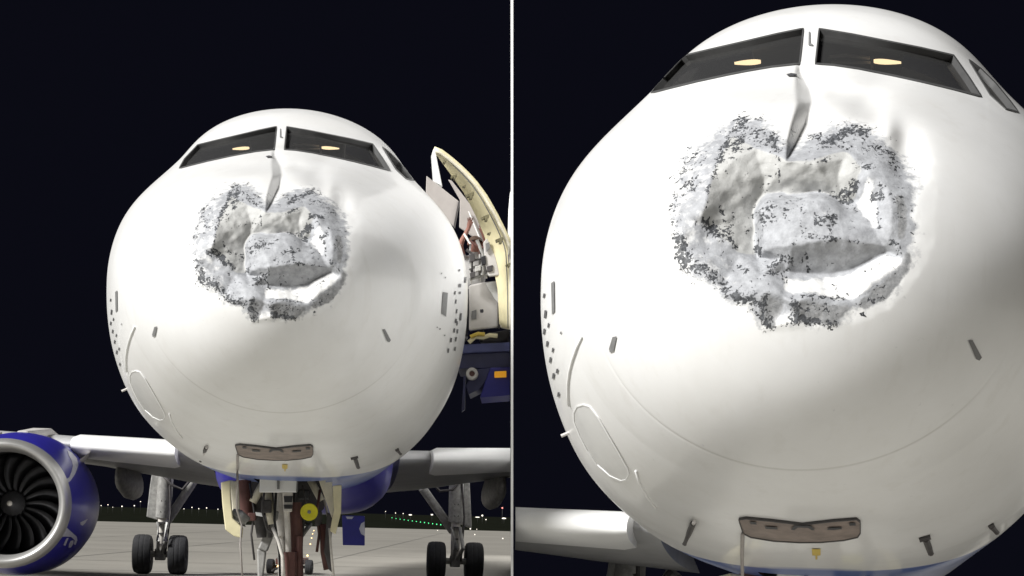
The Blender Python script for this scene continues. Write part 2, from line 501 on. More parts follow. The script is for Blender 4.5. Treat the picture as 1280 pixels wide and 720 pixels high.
# ------------------------------------------------------------------ ground and sky-side setting
def sheet(name, pts, material, kind='structure', parent=None):
    return tag(MB().add(pts, [tuple(range(len(pts)))]).build(name, material, parent), kind=kind)

def concrete_mat():
    m = mat('apron_concrete', (0.235, 0.222, 0.196), 0.75, var=0.13, nscale=0.11, bump=0.0)
    return m
M_CONC = concrete_mat()
M_GRASS = mat('night_grass', (0.009, 0.010, 0.007), 0.95, var=0.5, nscale=0.2, spec=0.0)
M_JOINT = mat('joint_sealant', (0.15, 0.142, 0.128), 0.9)
M_ASPH = mat('asphalt', (0.05, 0.05, 0.05), 0.85, var=0.25, nscale=0.8)

M_BOUNCE = mat('bounce_concrete', (0.37, 0.36, 0.325), 0.75, var=0.12, nscale=0.35, bump=0.15)  # paled for bounce light, not a second kind of concrete
M_RAMP = mat('ramp_bounce', (0.47, 0.455, 0.415), 0.75, var=0.12, nscale=0.35, bump=0.15)  # paler than the apron, to throw light up on the near nose
def ground():
    m = MB()
    m.add([(-160, -30, 0), (0, -30, 0), (0, 200, 0), (-160, 165, 0), (-160, -30, -9), (0, -30, -20), (0, 200, -20), (-160, 165, -9)],
          [(0, 1, 2, 3), (1, 5, 6, 2), (0, 4, 5, 1), (2, 6, 7, 3), (3, 7, 4, 0)])
    ap = tag(m.build('apron', M_CONC), kind='structure')
    for i, yy in enumerate((28, 36, 44, 52, 66, 84, 120)):
        a = yy
        sheet('slab_joint', [(-159, a, .004), (-.02, a + 1.5, .004), (-.02, a + 1.62, .004), (-159, a + .12, .004)], M_JOINT, None, ap)
    for i, xx in enumerate((-6.4, -14.4, -22.4, -30.4)):
        sheet('slab_joint', [(xx, 2, .0075), (xx + .08, 2, .0075), (xx + .08, 160, .0075), (xx, 160, .0075)], M_JOINT, None, ap)
    sheet('bounce_ground', [(-159, -29.9, .002), (-.01, -29.9, .002), (-.01, 27.4, .002), (-159, 26, .002)], M_BOUNCE)  # added out of view as a pale reflector under the nose
    sheet('grass', [(-3500, -60, -.3), (-.02, -60, -.3), (-.02, 6000, -.3), (-3500, 6000, -.3)], M_GRASS)
    sl = -0.0558
    sheet('ramp', [(.02, -30, -.02), (160, -30, -.02), (160, 0, -.02), (160, 240, 240 * sl - .02), (.02, 240, 240 * sl - .02), (.02, 0, -.02)], M_RAMP)
ground()

# white dividing wall, seen edge-on
def wall():
    root = empty('dividing_wall', (0, 16.2, 0))
    tag(root, 'thin white dividing wall seen edge-on between the two airliners', 'wall')
    m = MB()
    ys = [16.2, 75.0]; th = 0.023
    lean = -SR / CR
    vs = []
    for y in ys:
        for x, z in ((-th / 2, 0), (th / 2, 0), (th / 2 + lean * 9.6, 9.6 + 0), (-th / 2 + lean * 9.6, 9.6)):
            vs.append((x + lean * -EYE if z == 0 else x + lean * -EYE, y - 16.2, z - (6 if z == 0 else 0)))
    # foot sunk in the ground keeps the same lean
    for i, v in enumerate(vs):
        if v[2] < 0: vs[i] = (v[0] + lean * -6, v[1], v[2])
    m.add(vs, [(0, 1, 2, 3), (7, 6, 5, 4), (0, 4, 5, 1), (1, 5, 6, 2), (2, 6, 7, 3), (3, 7, 4, 0)])
    m.build('wall_panel', M_WALL, root)
    b = MB(); b.box((lean * (9.6 - EYE), 28.7, 9.63), (.05, 57.4, .05)); b.build('top_rail', M_WALL, root)
wall()

# ------------------------------------------------------------------ airliners
def pchip(xs, ys, x):
    xs = np.array(xs, float); ys = np.array(ys, float); h = np.diff(xs); d = np.diff(ys) / h
    m = np.zeros(len(xs)); m[0] = d[0]; m[-1] = d[-1]
    for i in range(1, len(xs) - 1):
        if d[i - 1] * d[i] > 0:
            w1 = 2 * h[i] + h[i - 1]; w2 = h[i] + 2 * h[i - 1]
            m[i] = (w1 + w2) / (w1 / d[i - 1] + w2 / d[i])
    x = np.clip(x, xs[0], xs[-1])
    i = np.clip(np.searchsorted(xs, x) - 1, 0, len(xs) - 2)
    t = (x - xs[i]) / h[i]
    return ((1 + 2 * t) * (1 - t) ** 2 * ys[i] + t * (1 - t) ** 2 * h[i] * m[i] + t * t * (3 - 2 * t) * ys[i + 1] + t * t * (t - 1) * h[i] * m[i + 1])

PS = [0, .04, .12, .3, .6, 1, 1.5, 2, 2.5, 3, 3.5, 4, 5, 6, 26, 32, 38]
PW = [0, .25, .46, .74, 1.04, 1.31, 1.54, 1.69, 1.79, 1.86, 1.90, 1.925, 1.945, 1.945, 1.945, 1.5, .4]
PT = [-.55, -.31, -.13, .10, .34, .60, .85, 1.12, 1.46, 1.75, 1.92, 1.985, 2.0, 2.01, 2.02, 2.0, 1.8]
PB = [-.55, -.79, -.97, -1.20, -1.41, -1.58, -1.72, -1.82, -1.89, -1.95, -1.99, -2.02, -2.06, -2.07, -2.07, -1.1, .9]
PT_ = [math.sqrt(s) for s in PS]
def profile(s):
    t = np.sqrt(np.maximum(s, 0))
    w = pchip(PT_, PW, t); zt = pchip(PT_, PT, t); zb = pchip(PT_, PB, t)
    zc = np.where(s < 4.5, -.55 * (1 - np.clip(s, 0, 4.5) / 4.5) ** 1.4, 0.0)
    zc = np.where(s > 26, (zt + zb) / 2, zc)
    return w, zt, zb, zc
D0 = 11.3
S_RADOME = .88

class Air: pass
def setup(side):
    a = Air(); a.side = side
    if side == 'L':
        a.k, Yr, px, py, slope, pitch = 1.25, 18.9, 365.0, 365.0, -0.108, 0.0
    else:
        a.k, Yr, px, py, slope, pitch = 1.25 / 1.55, 18.9 / 1.55, 1.5625 * 357.5 + 464, 354.0, 0.2146, R(3.2)
    yaw = math.atan(-slope)
    a.rot = Matrix.Rotation(yaw, 4, 'Z') @ Matrix.Rotation(-pitch, 4, 'X')
    a.T = W(px, py, Yr) - (a.rot @ Vector((0, a.k * 3.8, 0)))
    a.base = Vector((0, 0, -4.09))
    a.M = Matrix.Translation(a.T) @ a.rot            # fuselage-axis frame to world
    a.Mi = a.M.inverted()
    a.cam = a.Mi @ Vector((0, 0, EYE))
    return a
def to_l(a, px, py):
    return (px, py) if a.side == 'L' else ((px - 464) / 1.5625, (py + 208) / 1.54)
def from_l(a, px, py):
    return (px, py) if a.side == 'L' else (px * 1.5625 + 464, py * 1.54 - 208)
def project(a, P):
    M = np.array(a.M)
    Q = P @ M[:3, :3].T + M[:3, 3]
    A = F * Q[:, 0] / Q[:, 1]; B = F * (Q[:, 2] - EYE) / Q[:, 1]
    return to_l(a, HX + A * CR + B * SR, HY - (-A * SR + B * CR))
def ray(a, px, py):
    x, y = from_l(a, px, py)
    return a.cam, ((a.Mi @ W(x, y, 10)) - a.cam).normalized()
def L(a, px, py, s):
    o, d = ray(a, px, py)
    return o + d * ((s * a.k - o.y) / d.y)
def hitn(a, px, py, nudge=40):
    """where the sight line through a left-picture pixel meets the skin (slid inward if it just misses)"""
    for q in range(nudge + 1):
        l = math.hypot(px - 363, py - 365) or 1
        o, d = ray(a, px - (px - 363) / l * q * .5, py - (py - 365) / l * q * .5)
        p, n, i, t = a.bvh.ray_cast(o, d)
        if p is not None: return p, (-n if n.dot(d) > 0 else n)
    return None, None
def hit(a, px, py, off=0.0):
    p, n = hitn(a, px, py)
    return None if p is None else p + n * off
def scl(s): return 1720.0 / (D0 + s)

WINS = {  # windows in left-picture pixels
 'left': [(224.5,210.5),(231,199),(247.5,181.5),(270,176),(300,169),(325,163),(345.5,158.8),(344,174),(342.5,187),(320,189.5),(300,193),(285,196),(260,201.5),(240,206.5)],
 'right': [(358.5,159),(385,163.5),(415,169.5),(440,174.5),(465.5,180.5),(477,197),(487.5,213.5),(465,207.5),(440,201.5),(415,196),(390,191),(370,188),(355.5,187),(357,173)],
 'side': [(478,184),(487,191),(499,203),(510,216.5),(517,226),(507.5,223.5),(495,212)],
}
def densify(poly, step):
    out = []
    n = len(poly)
    for i in range(n):
        (x1, y1), (x2, y2) = poly[i], poly[(i + 1) % n]
        m = max(1, int(math.hypot(x2 - x1, y2 - y1) / step))
        for j in range(m): out.append((x1 + (x2 - x1) * j / m, y1 + (y2 - y1) * j / m))
    return out
def patch(a, poly, off=0.004, step=3.0, bvh_off=None):
    """a thin sheet lying on the skin inside an outline"""
    b = densify(poly, step)
    xs = [p[0] for p in b]; ys = [p[1] for p in b]
    inner = []
    y = min(ys) + step * .7
    while y < max(ys):
        x = min(xs) + step * .7
        while x < max(xs):
            if in_poly(np.array([x]), np.array([y]), b)[0] and min((x - p[0]) ** 2 + (y - p[1]) ** 2 for p in b) > (step * .45) ** 2:
                inner.append((x, y))
            x += step
        y += step
    pts = [Vector(p) for p in b + inner]
    n = len(b)
    ov, oe, of, _, _, _ = delaunay_2d_cdt(pts, [(i, (i + 1) % n) for i in range(n)], [], 0, 1e-5)
    vs = [hit(a, v.x, v.y, off) for v in ov]
    fs = []
    for f in of:
        cx = sum(ov[i].x for i in f) / 3; cy = sum(ov[i].y for i in f) / 3
        if in_poly(np.array([cx]), np.array([cy]), b)[0] and all(vs[i] is not None for i in f): fs.append(tuple(f))
    vs = [v if v is not None else Vector((0, 5, 0)) for v in vs]
    m = MB(); m.add(vs, fs); return m
def ribbon(a, poly, wpx, off=0.006, deep=0.06):
    b = densify(poly, 2.0); n = len(b)
    area = sum(b[i][0] * b[(i + 1) % n][1] - b[(i + 1) % n][0] * b[i][1] for i in range(n))
    sg = 1 if area > 0 else -1
    vs = []
    for i in range(n):
        (x0, y0), (x1, y1) = b[i - 1], b[(i + 1) % n]
        dx, dy = x1 - x0, y1 - y0; l = math.hypot(dx, dy) or 1
        nx, ny = sg * dy / l, -sg * dx / l          # outward
        po, no = hitn(a, b[i][0] + nx * wpx, b[i][1] + ny * wpx)
        pi, ni = hitn(a, b[i][0] - nx * wpx * .6, b[i][1] - ny * wpx * .6)
        if po is None: po, no = pi, ni
        if pi is None: pi, ni = po, no
        vs += [po + no * .001, po + no * off, pi + ni * off, pi - ni * deep]
    fs = []
    for i in range(n):
        j = (i + 1) % n
        for q in range(3): fs.append((i * 4 + q, j * 4 + q, j * 4 + q + 1, i * 4 + q + 1))
    return MB().add(vs, fs)

SHO = {'L': (.12, 1.25, .45), 'R': (.125, 1.3, .5)}
def skin_rows(a, ss, sx, cz):
    """cross-sections of the hull: round, fuller below, flattened beside the cockpit windows"""
    w, zt, zb, zc = profile(ss)
    nl = 2 + .55 * np.clip((ss - 1.3) / 2.2, 0, 1) * np.clip((24 - ss) / 8, 0, 1)
    low = (cz < 0)[None, :]
    ex = np.where(low, (2 / nl)[:, None], 1.0)
    X = w[:, None] * np.sign(sx)[None, :] * np.abs(sx)[None, :] ** ex
    Z = zc[:, None] + np.where(cz[None, :] > 0, (zt - zc)[:, None], (zc - zb)[:, None]) * np.sign(cz)[None, :] * np.abs(cz)[None, :] ** ex
    wt = np.clip((ss - 1.2) / 1.2, 0, 1) * np.clip((7.2 - ss) / 2.4, 0, 1); wt = wt * wt * (3 - 2 * wt)
    A, zc_, zw = SHO[a.side]
    X = X * (1 - A * wt[:, None] * np.exp(-((Z - zc_) / zw) ** 2))
    return X, Z

def fuselage(a):
    t1 = np.linspace(.0012, 1.72, 330); t2 = np.linspace(1.73, 2.62, 95); t3 = np.sqrt(np.concatenate([np.linspace(7.3, 26, 22), np.linspace(27, 38, 14)]))
    i0 = np.argmin(abs(t1 - math.sqrt(S_RADOME)))
    ts = np.concatenate([t1, t2, t3]); ss = ts ** 2
    n = 800
    ph = 2 * np.pi * np.arange(n) / n
    sx, cz = np.sin(ph), np.cos(ph)
    X, Z = skin_rows(a, ss, sx, cz)
    Yv = np.repeat((ss * a.k)[:, None], n, 1)
    P = np.stack([X, Yv, Z], -1).reshape(-1, 3)
    pu, pv = project(a, P)
    srow = np.repeat(ss, n)
    # design sheet coordinates of the tear
    dx = (pu * 1.5625 + 464 - 800) * 2.25; dy = (pv * 1.54 - 208 - 120) * 2.25
    front = (srow < 3.2) & (dx > -DX0 + 2) & (dx < DW - DX0 - 3) & (dy > -DY0 + 2) & (dy < DH - DY0 - 3)
    att = {}
    H = np.where(front, sample(MAPS[0], dx, dy), 0)
    for nm, mp in (('worn', MAPS[1]), ('bare', MAPS[2]), ('chip', MAPS[3]), ('primer', MAPS[4])):  # 'primer' is the trough floor shade
        att[nm] = np.where(front, sample(mp, dx, dy), 0).astype(np.float32)
    dr = P - np.array(a.cam)[None, :]; dr /= np.linalg.norm(dr, axis=1)[:, None]
    P += dr * H[:, None]            # the skin is driven in along the blow
    # radome seam groove
    g = np.exp(-((srow - S_RADOME) / .012) ** 2) * np.clip((-.75 - P[:, 2]) / .25, 0, 1)
    P[:, 1] += g * .004
    att['seam'] = (np.exp(-((srow - S_RADOME) / .0075) ** 2) * np.clip((-.95 - P[:, 2]) / .35, 0, 1) * .8).astype(np.float32)
    zcut = np.minimum(-2.02 + .20 * np.clip(srow - 4.2, 0, 50), -1.62)
    att['blue'] = (np.where(srow > 3.9, .5 + (zcut - P[:, 2]) * 6, 0)).clip(0, 1).astype(np.float32)
    rows = len(ss)
    ii, jj = np.meshgrid(np.arange(rows - 1), np.arange(n), indexing='ij')
    q = np.stack([ii * n + jj, (ii + 1) * n + jj, (ii + 1) * n + (jj + 1) % n, ii * n + (jj + 1) % n], -1).reshape(-1, 4)
    # ray casting helper over the whole skin in front
    rowmax = 330 + 95
    a.bvh = BVHTree.FromPolygons([tuple(p) for p in P[:rowmax * n]], [tuple(int(x) for x in f) for f in q[:(rowmax - 1) * n]])
    fc = P[q].mean(1); fu, fv = project(a, fc); fs = np.repeat(ss[:-1], n)
    hole = np.zeros(len(q), bool)
    cand = (fs < 5.2) & (fc[:, 2] > .6)
    for poly in WINS.values():
        hole |= cand & in_poly(fu, fv, poly)
    # the nose gear bay in the belly
    hole |= (fs > 4.75) & (fs < 6.9) & (abs(fc[:, 0]) < .42) & (fc[:, 2] < -1.2)
    keep = ~hole
    rowi = np.repeat(np.arange(rows - 1), n)
    out = []
    for name, sel in (('radome', keep & (rowi < i0)), ('fuselage', keep & (rowi >= i0))):
        qs = q[sel]
        used, inv = np.unique(qs, return_inverse=True)
        qs = inv.reshape(-1, 4)
        me = bpy.data.meshes.new(name)
        me.vertices.add(len(used)); me.vertices.foreach_set('co', P[used].astype(np.float32).ravel())
        me.loops.add(qs.size); me.loops.foreach_set('vertex_index', qs.astype(np.int32).ravel())
        me.polygons.add(len(qs)); me.polygons.foreach_set('loop_start', np.arange(0, qs.size, 4, dtype=np.int32))
        me.polygons.foreach_set('use_smooth', np.ones(len(qs), bool))
        for nm, v in att.items():
            at = me.attributes.new(nm, 'FLOAT', 'POINT'); at.data.foreach_set('value', v[used])
        me.materials.append(M_SKIN)
        me.update(); me.validate()
        o = bpy.data.objects.new(name, me); C.objects.link(o); o.parent = a.axis
        out.append(o)
    # close the very tip
    tip = MB(); tip.add([P[j] for j in range(0, n, 20)], [tuple(range(n // 20))])
    return out

def airfoil(x, sle, z, c, th, k, lo=0.0, hi=1.0, m=14):
    """closed section between two chord fractions; returns points around the section"""
    fr = [lo + (hi - lo) * (i / m) ** (1.8 if lo == 0 else 1) for i in range(m + 1)]
    inc = .085 * c * (1 if c > 5.5 else max(.35, c / 5.5 - .1))
    def yt(f): return 5 * th * (.2969 * math.sqrt(f) - .126 * f - .3516 * f * f + .2843 * f ** 3 - .1036 * f ** 4)
    top = [Vector((x, (sle + f * c) * k, z + yt(f) * 1.05 + .01 - inc * f)) for f in fr]
    bot = [Vector((x, (sle + f * c) * k, z - yt(f) * .75 - inc * f)) for f in fr[::-1]]
    return top + bot
def loft(secs):
    m = MB(); n = len(secs[0]); vs = [p for s in secs for p in s]; fs = []
    for i in range(len(secs) - 1):
        for j in range(n):
            q = (j + 1) % n
            fs.append((i * n + j, i * n + q, (i + 1) * n + q, (i + 1) * n + j))
    fs.append(tuple(range(n))); fs.append(tuple((len(secs) - 1) * n + j for j in range(n))[::-1])
    return m.add(vs, fs)

def clip_wall(a, o, keep_left):
    """cut a wing where it meets the dividing wall"""
    me = o.data
    bm = bmesh.new(); bm.from_mesh(me)
    mw = a.M
    n_w = Vector((1, 0, SR / CR)).normalized() * (1 if keep_left else -1)
    p_w = Vector((-.035 if keep_left else .035, 0, EYE))
    co = a.Mi @ p_w; no = (a.Mi.to_3x3() @ n_w).normalized()
    bmesh.ops.bisect_plane(bm, geom=bm.verts[:] + bm.edges[:] + bm.faces[:], plane_co=co, plane_no=no, clear_outer=True)
    if len(bm.faces) == 0:
        bm.free(); bpy.data.objects.remove(o); return None
    es = [e for e in bm.edges if e.is_boundary]
    if es: bmesh.ops.holes_fill(bm, edges=es, sides=0)
    bm.to_mesh(me); bm.free()
    return o

def lerp_sec(secs, x):
    for (x0, *p), (x1, *q) in zip(secs, secs[1:]):
        if x0 <= x <= x1:
            t = (x - x0) / (x1 - x0)
            return tuple(u + (v - u) * t for u, v in zip(p, q))
    return secs[-1][1:]
WING = [(1.85, 15.0, -1.33, 7.4, .62/7.4), (2.6, 15.55, -1.30, 6.7, .60/6.7), (4.7, 17.0, -1.16, 5.2, .52/5.2), (6.6, 18.1, -1.03, 4.3, .46/4.3), (17.0, 24.0, -.25, 1.6, .2/1.6)]

WING_NEAR = [(1.5, 7.4, -1.60, 5.2, .38/5.2), (2.6, 8.1, -1.57, 4.6, .36/4.6), (5.0, 9.7, -1.40, 3.6, .32/3.6), (14.0, 15.6, -.7, 1.4, .16/1.4)]
def wing(a, sgn):
    k = a.k
    WING = globals()['WING'] if a.side == 'L' else WING_NEAR
    cut = (a.side == 'L' and sgn > 0) or (a.side == 'R' and sgn < 0)
    left_keep = a.side == 'L'
    w = loft([airfoil(sgn * x, s + c * .10, z, c * .9, t * c, k) for x, s, z, c, t in WING]).build('wing', M_WINGGREY, a.axis, True, 40)
    parts = [w]
    spans = [(2.5, 4.75)] if cut and a.side == 'R' else [(2.5, 4.75), (6.5, 11.0), (11.08, 16.8)]
    if a.side == 'L' and sgn > 0: spans = [(2.5, 6.5)]
    if a.side == 'R': spans = [(1.75, 4.9)] if sgn < 0 else [(2.5, 4.75), (6.5, 13.8)]
    for x0, x1 in spans:
        ss = []
        for x in (x0, x0 + .12, (x0 + x1) / 2, x1 - .12, x1):
            s, z, c, t = lerp_sec(WING, x)
            e = .82 if x in (x0, x1) else 1.0
            sec = airfoil(sgn * x, s, z - .03, c * .55, t * c * e * 1.0, k, 0, .30)
            ss.append(sec)
        parts.append(loft(ss).build('slat', M_WING, w, True, 50))
    if cut:
        parts = [p for p in (clip_wall(a, p, left_keep) for p in parts) if p]
    return parts

def canoe(a, top, tip, s0, s1, wid, parent):
    """flap track fairing: long pod under the wing, its nose forward"""
    m = MB(); secs = []
    for f, r in ((0, .12), (.06, .42), (.18, .8), (.4, 1), (.65, .9), (.85, .6), (1, .1)):
        s = s0 + (s1 - s0) * f
        zc = top.z + (tip.z - top.z) * (.35 + .35 * f)
        h = abs(top.z - tip.z) * .5 * r * 1.05
        sec = [Vector((top.x + (tip.x - top.x) * f + wid * r * math.sin(t), s * a.k, zc + h * math.cos(t) * (1.25 if math.cos(t) > 0 else .95))) for t in [2 * math.pi * j / 16 for j in range(16)]]
        secs.append(sec)
    return loft(secs).build('flap_fairing', M_GEAR, parent, True, 50)

def tyre(m, c, r, wd, axis='x'):
    prof = [(r * .55, -wd * .42), (r * .8, -wd * .5), (r * .93, -wd * .44), (r * .985, -wd * .30), (r, -wd * .16), (r * .985, -wd * .13), (r, -wd * .10), (r, wd * .10), (r * .985, wd * .13), (r, wd * .16), (r * .985, wd * .30), (r * .93, wd * .44), (r * .8, wd * .5), (r * .55, wd * .42)]
    m.lathe(prof, c, 40, 'x', True); return m
def wheel(parent, c, r, wd):
    w = tyre(MB(), c, r, wd).build('wheel', M_TYRE, parent, True, 35)
    h = MB(); h.lathe([(.001, -wd * .30), (r * .25, -wd * .32), (r * .3, -wd * .22), (r * .5, -wd * .24), (r * .56, -wd * .40), (r * .56, wd * .40), (r * .5, wd * .24), (r * .3, wd * .22), (r * .25, wd * .32), (.001, wd * .30)], c, 28, 'x')
    h.build('rim', M_HUB, w, True, 35)
    return w

def engine(a, sgn, px=4.0, py=629.0):
    s0 = 15.2; k = a.k
    c = L(a, px, py, s0)
    if sgn > 0: c.x = -c.x
    nac = MB()
    nac.lathe([(1.215, .16), (1.26, .40), (1.34, .9), (1.42, 1.7), (1.43, 2.5), (1.32, 3.6), (1.08, 4.4), (1.0, 4.38), (1.0, 1.3), (1.02, .5), (1.05, .2)], c, 96, closed=True)
    o = nac.build('engine', M_BLUE, a.axis, True, 40)
    lip = MB(); lip.lathe([(1.00, .62), (.985, .42), (.99, .26), (1.02, .12), (1.065, .03), (1.11, .0), (1.155, .02), (1.20, .09), (1.228, .19), (1.236, .215), (1.10, .22)], c, 96)
    lip.build('inlet_lip', M_LIP, o, True, 60)
    du = MB(); du.lathe([(.99, .60), (.985, 1.15), (.97, 1.7)], c, 64); du.build('inlet_duct', M_FANDARK, o, True)
    bk = MB(); bk.lathe([(.98, 1.45), (.05, 1.45)], c, 48); bk.build('fan_case', M_FANDARK, o, True)
    sp = MB(); sp.lathe([(.005, .62), (.05, .66), (.12, .76), (.20, .92), (.27, 1.1), (.29, 1.2)], c, 40); sp.build('spinner', M_SPINNER, o, True)
    tp = MB(); tp.lathe([(.003, .60), (.03, .612), (.052, .655)], c, 20); tp.build('spinner_tip', M_GEARLIGHT, o, True)
    # one swept, twisted blade, shared by all 18
    vs, fs = [], []
    nr, nc = 9, 5
    for i in range(nr):
        f = i / (nr - 1); r = .24 + (.965 - .24) * f
        tw = R(28 + 36 * f); ch = .30 + .10 * math.sin(f * 2.6)
        sweep = -.08 * math.sin(f * 2.9) + .07 * f
        for j in range(nc):
            g = j / (nc - 1) - .5
            camb = .03 * (1 - 4 * g * g)
            tang = sweep + g * ch * math.sin(tw) + camb * math.cos(tw)
            ax = 1.12 + g * ch * math.cos(tw) - camb * math.sin(tw)
            an = tang / max(r, .2)
            vs.append((r * math.sin(an), ax, r * math.cos(an)))
    for i in range(nr - 1):
        for j in range(nc - 1):
            fs.append((i * nc + j, i * nc + j + 1, (i + 1) * nc + j + 1, (i + 1) * nc + j))
    b0 = MB().add(vs, fs).build('fan_blade', M_BLADE, o, True)
    sol = b0.modifiers.new('thick', 'SOLIDIFY'); sol.thickness = .014
    b0.location = c
    for q in range(1, 18):
        b = b0.copy(); C.objects.link(b); b.parent = o; b.rotation_euler = (0, 2 * math.pi * q / 18, 0)
    # exhaust, pylon, strake
    ex = MB(); ex.lathe([(.8, 4.0), (.62, 5.2), (.60, 5.18), (.7, 4.0)], c, 40, closed=True); ex.build('exhaust_nozzle', M_GEARDARK, o, True, 40)
    py_ = MB()
    zt = 1.18
    py_.add([(c.x - .16, c.y + 1.5, c.z + 1.28), (c.x + .16, c.y + 1.5, c.z + 1.28), (c.x + .22, c.y + 3.4, c.z + 1.1), (c.x - .22, c.y + 3.4, c.z + 1.1),
             (c.x - .10, c.y + 1.9, c.z + 1.46), (c.x + .10, c.y + 1.9, c.z + 1.46), (c.x + .22, c.y + 4.2, c.z + 1.62), (c.x - .22, c.y + 4.2, c.z + 1.62),
             (c.x - .2, c.y + 7, c.z + .9), (c.x + .2, c.y + 7, c.z + .9), (c.x + .2, c.y + 7, c.z + 1.4), (c.x - .2, c.y + 7, c.z + 1.4)],
            [(0, 1, 5, 4), (4, 5, 6, 7), (1, 2, 6, 5), (3, 0, 4, 7), (2, 9, 10, 6), (8, 3, 7, 11), (7, 6, 10, 11), (8, 9, 2, 3), (9, 8, 11, 10), (0, 3, 2, 1)])
    py_.build('pylon', M_GREYLIGHT, o, bevel=.04)
    if sgn < 0 and a.side == 'L':
        a2 = Air(); a2.__dict__.update(a.__dict__)
        me = o.data
        a2.bvh = BVHTree.FromPolygons([v.co.copy() for v in me.vertices], [tuple(p.vertices) for p in me.polygons])
        def p2(name, poly, m=M_LOGO):
            q = patch(a2, poly, .006, 2.0)
            if q.f: q.build(name, m, o, True)
        p2('logo_swoosh', [(84,563),(90,566),(96,573),(97.5,582),(94,592),(88,601),(81.5,606),(80.5,600),(86,597),(89,590),(91,582),(89.5,576),(86,570)])
        p2('logo_swoosh', [(80.5,657),(88,664),(95.5,670.5),(96.5,675),(94,681),(92,680),(93,675),(88.5,671),(83,670.5),(75.5,671)])
        p2('lettering', [(82.5,673),(85.5,672),(81.5,682),(79,681)])
        p2('lettering', [(88,676),(91.5,675),(91.5,679),(88.5,684),(85.5,684.5),(86,680)])
        p2('lettering', [(100,653),(104,651),(108,649),(109.5,648.5),(106,654),(103,657),(100.5,656)])
        st = MB(); pp = [L(a, 99, 575, s0 + 1.0), L(a, 111.5, 566.5, s0 + 1.7), L(a, 112, 568, s0 + 2.0), L(a, 104, 580, s0 + 2.2)]
        st.slab(pp, (.02, 0, .02)); st.build('strake', M_GREYLIGHT, o)
    return o

def main_gear(a, xs, sgn):
    """xs: the two wheel columns in left-picture pixels, strut top and foot"""
    s = 24.0 if a.side == 'L' else 15.0
    r, wd = .50, .46
    zg = -4.09 + r
    cs = []
    for x in xs['wheels']:
        p = L(a, x, 690, s); cs.append(Vector((p.x, p.y, zg)))
    mid = (cs[0] + cs[1]) / 2
    top = L(a, *xs['top'], s - .3)
    strut = MB(); strut.tube([top, (top * .45 + mid * .55)], .19, 16); o = strut.build('main_gear', M_GEAR, a.axis, True, 40)
    b = MB(); b.tube([(top * .47 + mid * .53), mid + Vector((0, 0, .05))], .12, 14); b.build('shock_strut', M_GEARLIGHT, o, True, 40)
    b = MB(); b.tube([cs[0], cs[1]], .085, 12); b.box(mid, (.26, .3, .30)); b.build('axle', M_GEAR, o, bevel=.03)
    for c in cs: wheel(o, c, r, wd)
    # torque links
    b = MB(); q = mid + (top - mid) * .38
    b.tube([q + Vector((.10, -.12, 0)), mid + Vector((.16, -.50, .35)), mid + Vector((.06, -.14, .05))], .05, 8)
    b.tube([q + Vector((-.10, -.12, 0)), mid + Vector((-.02, -.50, .35)), mid + Vector((-.06, -.14, .05))], .05, 8)
    b.build('torque_link', M_GEAR, o, True, 40)
    b = MB(); b.tube([L(a, *xs['brace'][0], s - .2), L(a, *xs['brace'][1], s + .1)], .11, 10); b.build('side_brace', M_GEAR, o, True, 40)
    b = MB(); b.tube([L(a, *p, s - .45) for p in xs['hose']], .035, 8); b.build('hydraulic_hose', M_GEARDARK, o, True)
    d = xs['door']
    b = MB(); b.slab([L(a, *p, s - .1) for p in d], (0, .9 * a.k, .0)); b.build('gear_door', M_GEAR, o, bevel=.02)
    # brake lines, clamps
    b = MB()
    for i in range(5):
        q = mid + (top - mid) * (.12 + .13 * i); b.box(q + Vector((0, -.15, 0)), (.12, .07, .04))
    b.tube([mid + Vector((.14, -.2, 0)), mid + (top - mid) * .5 + Vector((.2, -.2, 0)), top + Vector((.1, -.15, 0))], .028, 6)
    b.build('brake_line', M_GEARDARK, o, True, 30)
    return o

